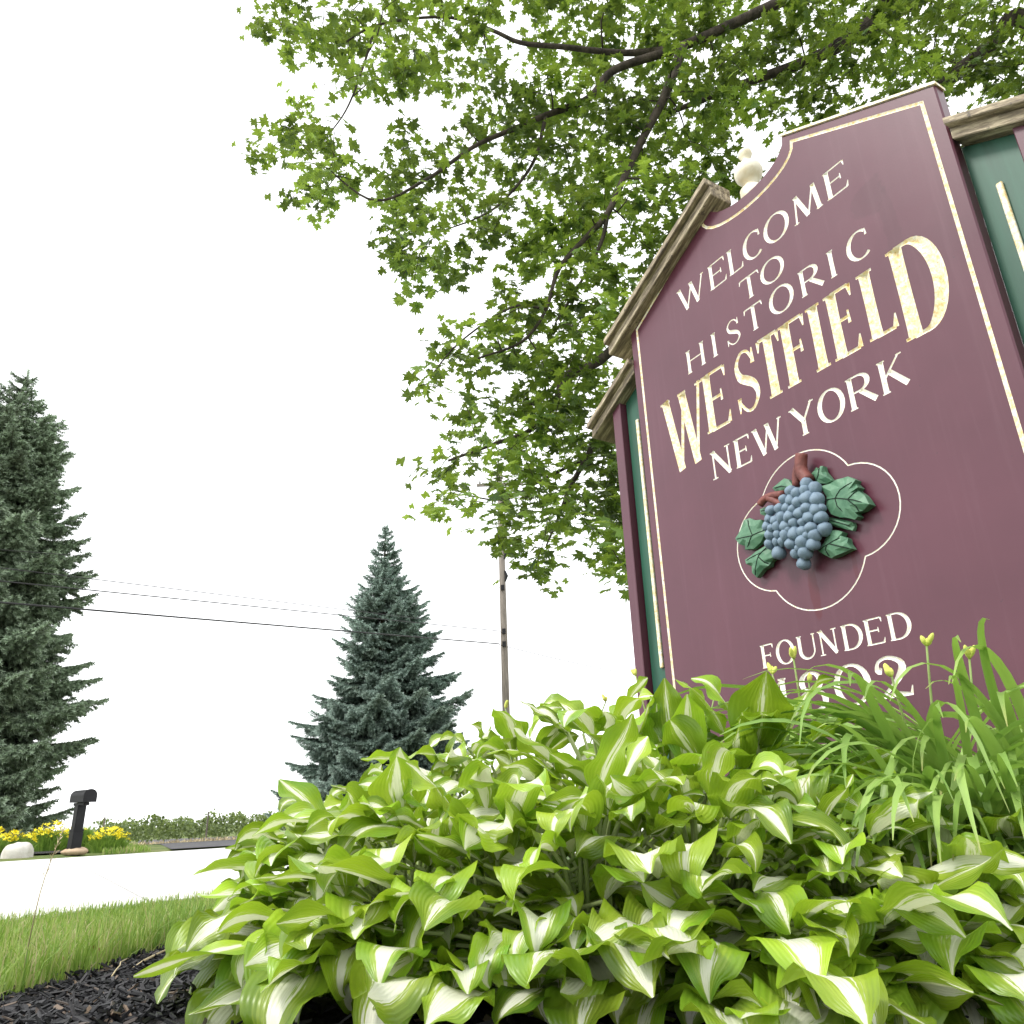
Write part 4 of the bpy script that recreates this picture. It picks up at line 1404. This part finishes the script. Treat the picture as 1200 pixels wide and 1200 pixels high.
mb.add(vs, [tuple(range(n)), tuple(reversed(range(n, 2 * n)))] + [(i, (i + 1) % n, n + (i + 1) % n, n + i) for i in range(n)])
me = mb.mesh('box', [M['black_metal']]); bm = bmesh.new(); bm.from_mesh(me); bmesh.ops.recalc_face_normals(bm, faces=bm.faces); bm.to_mesh(me); bm.free()
bx_ = obj('box', me, mail)
mb = MB()
vs = [(x, y * 1.07, z * 1.05 + HM - .13) for x in (.302, .325) for y, z in sec]
mb.add(vs, [tuple(range(n)), tuple(reversed(range(n, 2 * n)))] + [(i, (i + 1) % n, n + (i + 1) % n, n + i) for i in range(n)])
me = mb.mesh('door', [M['black_metal']]); bm = bmesh.new(); bm.from_mesh(me); bmesh.ops.recalc_face_normals(bm, faces=bm.faces); bm.to_mesh(me); bm.free()
obj('door', me, mail)
def stone(px, py, sx, sy, sz, mat, label, seed):
    rd = random.Random(seed)
    p = on_ground(px, py)
    bm = bmesh.new(); bmesh.ops.create_icosphere(bm, subdivisions=4, radius=1)
    ph = [rd.uniform(0, 6) for _ in range(6)]
    for v in bm.verts:
        c = v.co
        f = 1 + .13 * math.sin(2.3 * c.x + ph[0]) + .1 * math.sin(3.1 * c.y + ph[1]) + .08 * math.sin(4 * c.z + ph[2]) + .03 * math.sin(9 * c.x + 7 * c.y + ph[3])
        v.co = Vector((c.x * f * sx, c.y * f * sy, max(-.4, c.z) * f * sz))
    me = bpy.data.meshes.new('boulder'); bm.to_mesh(me); bm.free(); me.materials.append(mat)
    me.polygons.foreach_set('use_smooth', [True] * len(me.polygons))
    tag(obj('boulder', me, None, (p.x, p.y, .06)), label, 'stone', 'stones edging the flower bed')
stone(17, 1007, .27, .22, .19, M['stone_a'], 'large pale rounded stone at the left edge of the flower bed', 1)
stone(84, 1003.5, .21, .17, .1, M['stone_b'], 'smaller tan stone at the foot of the mailbox post', 2)
def flower_plant(px, py, w, h, nb, label, seed):
    rd = random.Random(seed)
    p = on_terrain(px, py)
    root = bpy.data.objects.new('flowering_plant', None); col.objects.link(root)
    root.location = p
    tag(root, label, 'flowers', 'yellow flowers round the mailbox')
    V, Fc, Ti = [], [], []
    for k in range(900):
        a = rd.uniform(0, 6.28); r = math.sqrt(rd.random()) * w; b = len(V)
        x, y = math.cos(a) * r * .75, math.sin(a) * r * .6
        hh = h * (1 - (r / w) ** 2 * .5) * rd.uniform(.4, .95)
        lx, ly_ = math.cos(a) * hh * .3 + rd.gauss(0, .05), math.sin(a) * hh * .3 + rd.gauss(0, .05)
        s = .012
        V += [(x - s, y, 0), (x + s, y, 0), (x + lx * .5 + s, y + ly_ * .5, hh * .65), (x + lx * .5 - s, y + ly_ * .5, hh * .65), (x + lx, y + ly_, hh)]
        Fc += [(b, b + 1, b + 2, b + 3), (b + 3, b + 2, b + 4)]; Ti += [rd.uniform(.1, .55)] * 5
    obj('foliage', mesh_of('foliage', V, Fc, [M['grass']], tint=Ti), root)['kind'] = 'stuff'
    mb = MB()
    for k in range(nb):
        a = rd.uniform(0, 6.28); r = math.sqrt(rd.random()) * w
        c = Vector((math.cos(a) * r, math.sin(a) * r * .6, h * (1 - (r / w) ** 2 * .35) * rd.uniform(.7, 1.08)))
        s = rd.uniform(.035, .06); t1, t2 = rd.uniform(-.8, .8), rd.uniform(-.8, .8)
        R3 = Matrix.Rotation(t1, 3, 'X') @ Matrix.Rotation(t2, 3, 'Y')
        vs = [c] + [c + R3 @ Vector((math.cos(6.283 * q / 10) * s * (1 if q % 2 else .45), math.sin(6.283 * q / 10) * s * (1 if q % 2 else .45), .018 if q % 2 else .0)) for q in range(10)]
        mb.add(vs, [(0, q + 1, (q + 1) % 10 + 1) for q in range(10)])
    obj('blossoms', mb.mesh('blossoms', [M['yellow']]), root)['kind'] = 'stuff'
flower_plant(16, 1001, .42, .42, 105, 'yellow flowering clump behind the large pale stone', 1)
flower_plant(56, 998, .4, .56, 120, 'tallest yellow flowering clump between pale stone and mailbox', 2)
flower_plant(-25, 1004, .55, .5, 100, 'yellow flowering clump cut by the left edge of the picture', 3)
flower_plant(124, 999, .4, .42, 95, 'yellow flowering clump right of the mailbox', 4)
flower_plant(90, 996, .35, .6, 6, 'leafy green clump directly behind the mailbox post', 5)

# ------------------------------------------------------------------ vineyard
def vine_row(Y0, x0, x1, h, label, seed):
    rd = random.Random(seed)
    V, Fc, Ti = [], [], []
    L = x1 - x0
    for k in range(int(L * 170)):
        x = rd.uniform(x0, x1); y = Y0 + (x - x0) * .16 + rd.gauss(0, .28)
        top = h * (.86 + .1 * math.sin(x * 1.7 + seed) + .08 * math.sin(x * 4.1))
        z = gz(x, y) + top * (.28 + .72 * rd.random() ** .7) + (rd.random() < .04) * .15
        s = rd.uniform(.07, .13)
        n_ = Vector((rd.gauss(0, 1), rd.gauss(0, 1), rd.gauss(.3, 1))).normalized()
        a = n_.cross(Vector((rd.random(), rd.random(), .3))).normalized() * s; b_ = n_.cross(a)
        b = len(V)
        c = Vector((x, y, z))
        V += [c - a, c - b_ * .8, c + a * .9, c + b_ * .7]
        Fc.append((b, b + 1, b + 2, b + 3)); Ti += [rd.random()] * 4
    o = obj('vine_row', mesh_of('vine_row', V, Fc, [M['vine']], tint=Ti))
    tag(o, label, 'vineyard', kind='stuff')
    k = 0
    x = x0 + .5
    while x < x1:
        y = Y0 + (x - x0) * .16 - .32
        mb = MB(); mb.tube([(0, 0, -.1), (0, 0, h * 1.02)], [.05, .045], 6)
        yield (mb.mesh('vineyard_post', [M['pole']]), (x, y, gz(x, y)))
        x += 5.5
posts = []
for i, (Y0, x0, x1, h) in enumerate(((47, -24, 8, 1.75), (51, -26, 8, 1.8), (55, -28, 8, 1.85))):
    posts += list(vine_row(Y0, x0, x1, h, ('nearest green vineyard row beyond the driveway', 'second green vineyard row beyond the driveway', 'farthest green vineyard row beyond the driveway')[i], i))
for (me, p), lab in zip(posts[:2], ('thin trellis post in the nearest vineyard row, the one nearer the mailbox', 'thin trellis post in the nearest vineyard row, the one nearer the hostas')):
    tag(obj('vineyard_post', me, None, p), lab, 'post', 'trellis posts in the nearest vineyard row')
grass('dry_grass', 5000, lambda: (random.uniform(-24, 4), random.uniform(41, 47)), .15, .4, 'pale dry grass strip in front of the vineyard', .03)
bpy.data.objects['dry_grass'].data.materials[0] = M['straw']

# ------------------------------------------------------------------ the maple
maple = bpy.data.objects.new('maple_tree', None); col.objects.link(maple)
TRUNK = Vector((8.8, 6.6, 0))
maple.location = TRUNK
tag(maple, 'big green maple whose leafy boughs hang over and behind the sign', 'tree')
nodes = []          # (point, radius)
limb_mb = MB()
def limb(pts, r0, r1, ns=6):
    P = spline(pts, ns)
    R_ = [r0 + (r1 - r0) * (k / (len(P) - 1)) ** .8 for k in range(len(P))]
    limb_mb.tube([p - TRUNK for p in P], R_, 8)
    for p, r in zip(P, R_):
        nodes.append((p, r))
    return P
T4, T5, T6 = Vector((8.78, 6.6, 3.6)), Vector((8.76, 6.6, 4.8)), Vector((8.72, 6.65, 6.2))
trunk_mb = MB()
trunk_mb.tube([p - TRUNK for p in spline([Vector((8.8, 6.6, -.3)), Vector((8.82, 6.58, .5)), Vector((8.8, 6.6, 2.2)), T4, T5, T6, Vector((8.6, 6.8, 8.5)), Vector((8.5, 7.0, 11)), Vector((8.4, 7.1, 13))], 4)], [.5, .42, .38, .36, .35, .34, .33, .33, .32, .32, .31, .31, .3, .29, .28, .27, .26, .25, .24, .23, .22, .2, .19, .18, .17, .16, .15, .13, .11, .09, .07, .05, .03], 12)
obj('trunk', trunk_mb.mesh('trunk', [M['bark']], True), maple)
limb([T5, at(1330, -10, 6.5), at(1160, -40, 6.4), at(1060, 5, 6.4), at(1000, 42, 6.4), at(955, 68, 6.5), at(880, 95, 6.7), at(790, 130, 6.9)], .2, .03)
limb([T4, at(1330, 110, 6.8), at(1200, 22, 6.9), at(1165, 50, 7.0), at(1100, 102, 7.1), at(1000, 170, 7.2), at(880, 260, 7.2), at(790, 340, 7.1), at(715, 412, 7.0), at(690, 430, 6.9), at(662, 442, 6.9), at(648, 478, 6.8), at(620, 505, 6.8), at(580, 520, 6.8), at(525, 540, 6.8)], .13, .012)
limb([at(1060, 5, 6.4), at(985, -30, 6.2), at(915, 2, 6.1), at(850, 32, 6.1), at(790, 58, 6.1), at(720, 82, 6.1), at(690, 115, 6.1), at(640, 135, 6.1), at(600, 152, 6.1), at(555, 172, 6.1), at(500, 210, 6.1), at(440, 235, 6.1), at(385, 200, 6.1)], .08, .007)
limb([at(800, 54, 6.1), at(780, 110, 6.0), at(757, 155, 6.0), at(735, 200, 6.0), at(712, 250, 5.9), at(690, 275, 5.9), at(655, 315, 5.9), at(640, 362, 5.9), at(612, 400, 5.9), at(560, 420, 5.9)], .055, .008)
limb([at(712, 250, 5.9), at(706, 280, 5.9), at(688, 318, 5.9), at(668, 350, 5.9), at(650, 380, 5.9)], .026, .006)
limb([at(790, 58, 6.1), at(730, 62, 6.3), at(660, 55, 6.4), at(610, 50, 6.5), at(575, 35, 6.5), at(520, 20, 6.5), at(440, 30, 6.5), at(380, 60, 6.5), at(330, 30, 6.5)], .045, .006)
limb([at(440, 30, 6.5), at(425, 80, 6.5), at(405, 130, 6.5), at(375, 170, 6.5)], .018, .006)
limb([at(880, 260, 7.2), at(790, 440, 7.3), at(705, 508, 7.2), at(690, 532, 7.1), at(668, 572, 7.0), at(655, 605, 7.0), at(640, 640, 7.0)], .06, .008)
limb([at(690, 535, 7.1), at(640, 560, 7.0), at(590, 585, 7.0), at(545, 580, 7.0)], .02, .006)
limb([at(790, 440, 7.3), at(760, 540, 7.3), at(735, 600, 7.2), at(710, 640, 7.2)], .03, .006)
limb([at(640, 135, 6.1), at(625, 190, 6.1), at(590, 235, 6.1), at(560, 255, 6.1), at(520, 270, 6.1)], .022, .006)
limb([at(640, 362, 5.9), at(600, 360, 6.2), at(540, 400, 6.3), at(505, 440, 6.3)], .016, .005)
limb([T6, at(1100, -260, 6.5), at(900, -190, 6.3), at(740, -130, 6.2), at(600, -80, 6.2), at(480, -40, 6.2)], .14, .02)
limb([T6, at(1250, -320, 7.4), at(1050, -300, 8.0), at(850, -250, 8.2)], .12, .02)
limb([T5, at(1320, 60, 7.4), at(1240, 60, 7.8), at(1160, 80, 8.0), at(1080, 60, 8.0)], .1, .02)

CROWN = [(283, -10), (330, 60), (345, 110), (305, 160), (297, 190), (345, 195), (350, 262), (382, 275), (388, 215), (430, 218), (452, 250), (440, 292), (478, 330), (500, 325), (575, 300), (592, 345), (545, 388), (490, 428), (500, 455), (540, 468), (545, 520), (490, 560), (508, 610), (575, 600), (598, 650), (650, 668), (672, 602), (722, 585), (690, 655), (735, 675), (790, 640), (900, 420), (1100, 300), (1320, 200), (1500, -100), (1350, -420), (900, -380), (560, -200), (420, -60)]
HOLES = [(462, 128, 62, 34), (425, 175, 40, 20), (640, 320, 20, 16), (560, 520, 14, 12), (575, 445, 22, 26), (740, 300, 26, 34), (880, 175, 34, 38), (720, 400, 24, 24), (590, 290, 24, 22), (1120, 120, 20, 30), (820, 60, 18, 14), (690, 560, 20, 14), (660, 240, 14, 12), (560, 330, 26, 18), (520, 500, 16, 12), (380, 120, 16, 30), (1010, 95, 40, 12)]
def in_poly(x, y, poly):
    c = False
    for i in range(len(poly)):
        (x1, y1), (x2, y2) = poly[i], poly[i - 1]
        if (y1 > y) != (y2 > y) and x < (x2 - x1) * (y - y1) / (y2 - y1) + x1:
            c = not c
    return c
from mathutils.noise import noise as noise_v
sprays = []
tries = 0
cell = {}
while tries < 26000:
    tries += 1
    px, py = random.uniform(280, 1500), random.uniform(-420, 690)
    if not in_poly(px, py, CROWN): continue
    if any(((px - a) / c) ** 2 + ((py - b) / d) ** 2 < 1 for a, b, c, d in HOLES): continue
    far = py < -40 or px > 1240
    layer = random.random()
    cl = noise_v(Vector((px * .016, py * .02, layer * 2.2)))
    if not far and cl < (-.12 if px > 560 else -.06): continue
    sp = (37 if not far else 58)
    if px < 480 and py > 40: sp = 30
    ly_ = int(layer * 2)
    key = (int(px / sp), int(py / sp), ly_)
    ok = True
    for dx in (-1, 0, 1):
        for dy in (-1, 0, 1):
            for (a, b) in cell.get((key[0] + dx, key[1] + dy, ly_), ()):
                if (a - px) ** 2 + (b - py) ** 2 < (sp * .8) ** 2: ok = False
    if not ok: continue
    if px < 560 and ly_ == 1 and random.random() < .45: continue
    cell.setdefault(key, []).append((px, py))
    Yd = (5.6 + 1.0 * random.random()) if ly_ == 0 else (6.7 + 1.3 * random.random())
    sprays.append((at(px, py, Yd), px, py))
print('sprays', len(sprays))
NP = np.array([[*p] for p, r in nodes]); NR = [r for p, r in nodes]
pts_list = [p for p, r in nodes]; rad_list = list(NR)
# connect each spray to the closest wood, nearest first, so that twigs branch from twigs
dist0 = [min((s[0] - p).length for p in pts_list[::3]) for s in sprays]
order = sorted(range(len(sprays)), key=lambda i: dist0[i])
arr = np.array([[*p] for p in pts_list])
leaves = []
ltint = []
def maple_leaf_mesh(seed):
    rd = random.Random(seed)
    lob = [(-90, .12), (-62, .42), (-38, .3), (-12, .78), (-2, .6), (10, .66), (28, .36), (48, .86), (58, .66), (70, .7), (78, .55), (90, 1.0)]
    full = lob + [(180 - a, r) for a, r in reversed(lob[1:-1])]
    vs = [(0, 0, 0)]
    for a, r in full:
        r *= rd.uniform(.93, 1.07)
        x, y = r * math.cos(math.radians(a)), r * math.sin(math.radians(a))
        vs.append((x, y + .05, -.16 * (x * x) - .1 * y * y + .05 * math.sin(5 * a + seed)))
    n = len(full)
    return vs, [(0, k + 1, (k + 1) % n + 1) for k in range(n)]
LV = [maple_leaf_mesh(k) for k in range(8)]
for i in order:
    c, px, py = sprays[i]
    d = np.linalg.norm(arr - np.array([*c]), axis=1)
    # prefer wood that lies towards the trunk
    k = int(np.argmin(d + .12 * np.linalg.norm(arr - np.array([8.7, 6.6, 6.0]), axis=1) * .3))
    a = pts_list[k]
    v = c - a
    L = v.length
    mid = a + v * .5 + Vector((random.uniform(-.1, .1), random.uniform(-.1, .1), random.uniform(0, .12))) * min(1, L)
    end = c + (v.normalized() if L > .01 else Vector((-1, 0, 0))) * .12 + Vector((0, 0, -.06))
    nseg = max(3, int(L / .12))
    P = spline([a, mid, c, end], max(2, nseg // 3))
    r0 = min(rad_list[k] * .75, .008 + .008 * L)
    limb_mb.tube([p - TRUNK for p in P], [r0 + (.0035 - r0) * j / (len(P) - 1) for j in range(len(P))], 4)
    new = P[1:]
    pts_list += new; rad_list += [max(.004, r0 * (1 - .6 * j / len(P))) for j in range(len(new))]
    arr = np.vstack([arr, np.array([[*p] for p in new])])
    # leaves along the outer part of the twig
    dirv = (end - mid).normalized()
    far = py < -40 or px > 1240
    stint = random.choice((.12, .25, .4, .55, .7, .9)) 
    nl = (random.randint(30, 44) if px > 600 else random.randint(18, 28)) if not far else 16
    for q in range(nl):
        t = random.random()
        base = (mid.lerp(c, t * 2) if t < .5 else c.lerp(end, t * 2 - 1))
        off = Vector((random.gauss(0, 1), random.gauss(0, 1), random.gauss(-.15, .75))) * (.105 if not far else .17)
        pos = base + off
        up = Vector((random.gauss(0, .38), random.gauss(0, .38), 1)).normalized()
        fwd = (Vector((off.x, off.y, 0)) + dirv * .08 + Vector((random.gauss(0, .05), random.gauss(0, .05), 0)))
        fwd = (fwd - up * fwd.dot(up))
        fwd = fwd.normalized() if fwd.length > 1e-4 else Vector((1, 0, 0))
        droop = random.uniform(-.1, .75)
        fw2 = fwd * math.cos(droop) - up * math.sin(droop); up2 = up * math.cos(droop) + fwd * math.sin(droop)
        s = random.uniform(.058, .114) * (1.0 if not far else 1.35)
        leaves.append((pos, fw2, up2, s, random.randrange(8), px, py))
        ltint.append(stint)
obj('branches', limb_mb.mesh('branches', [M['bark']], True), maple)
print('leaves', len(leaves))
camp = Vector((0, 0, CAM_H))
def size_seen(l):
    if not (0 < l[5] < 1200 and 0 < l[6] < 700): return 0
    if l[5] > 700 + 0 and l[6] > 330: return 0
    return l[3] / (l[0] - camp).length * (.4 + abs(l[2].dot((l[0] - camp).normalized())))
rank = sorted(range(len(leaves)), key=lambda i: -size_seen(leaves[i]))
single = set(rank[:300])
var_me = []
for k in range(8):
    vs, fs = LV[k]
    var_me.append(mesh_of('leaf', vs, fs, [M['maple']], tint=[(k * .37) % 1.0] * len(vs)))
mb_v, mb_f, mb_t = [], [], []
for i, (pos, fw, up, s, k, _, _) in enumerate(leaves):
    sd = fw.cross(up)
    if i in single:
        o = obj('leaf', var_me[k], maple)
        mt = Matrix((( sd.x * s, fw.x * s, up.x * s, pos.x - TRUNK.x), (sd.y * s, fw.y * s, up.y * s, pos.y - TRUNK.y), (sd.z * s, fw.z * s, up.z * s, pos.z), (0, 0, 0, 1)))
        o.matrix_local = mt
    else:
        vs, fs = LV[k]
        b = len(mb_v)
        for x, y, z in vs:
            mb_v.append((pos.x - TRUNK.x + (sd.x * x + fw.x * y + up.x * z) * s, pos.y - TRUNK.y + (sd.y * x + fw.y * y + up.y * z) * s, pos.z + (sd.z * x + fw.z * y + up.z * z) * s))
        mb_f += [(f[0] + b, f[1] + b, f[2] + b) for f in fs]
        mb_t += [min(1, max(0, ltint[i] + random.gauss(0, .16)))] * len(vs)
obj('foliage', mesh_of('foliage', mb_v, mb_f, [M['maple']], tint=mb_t), maple)['kind'] = 'stuff'
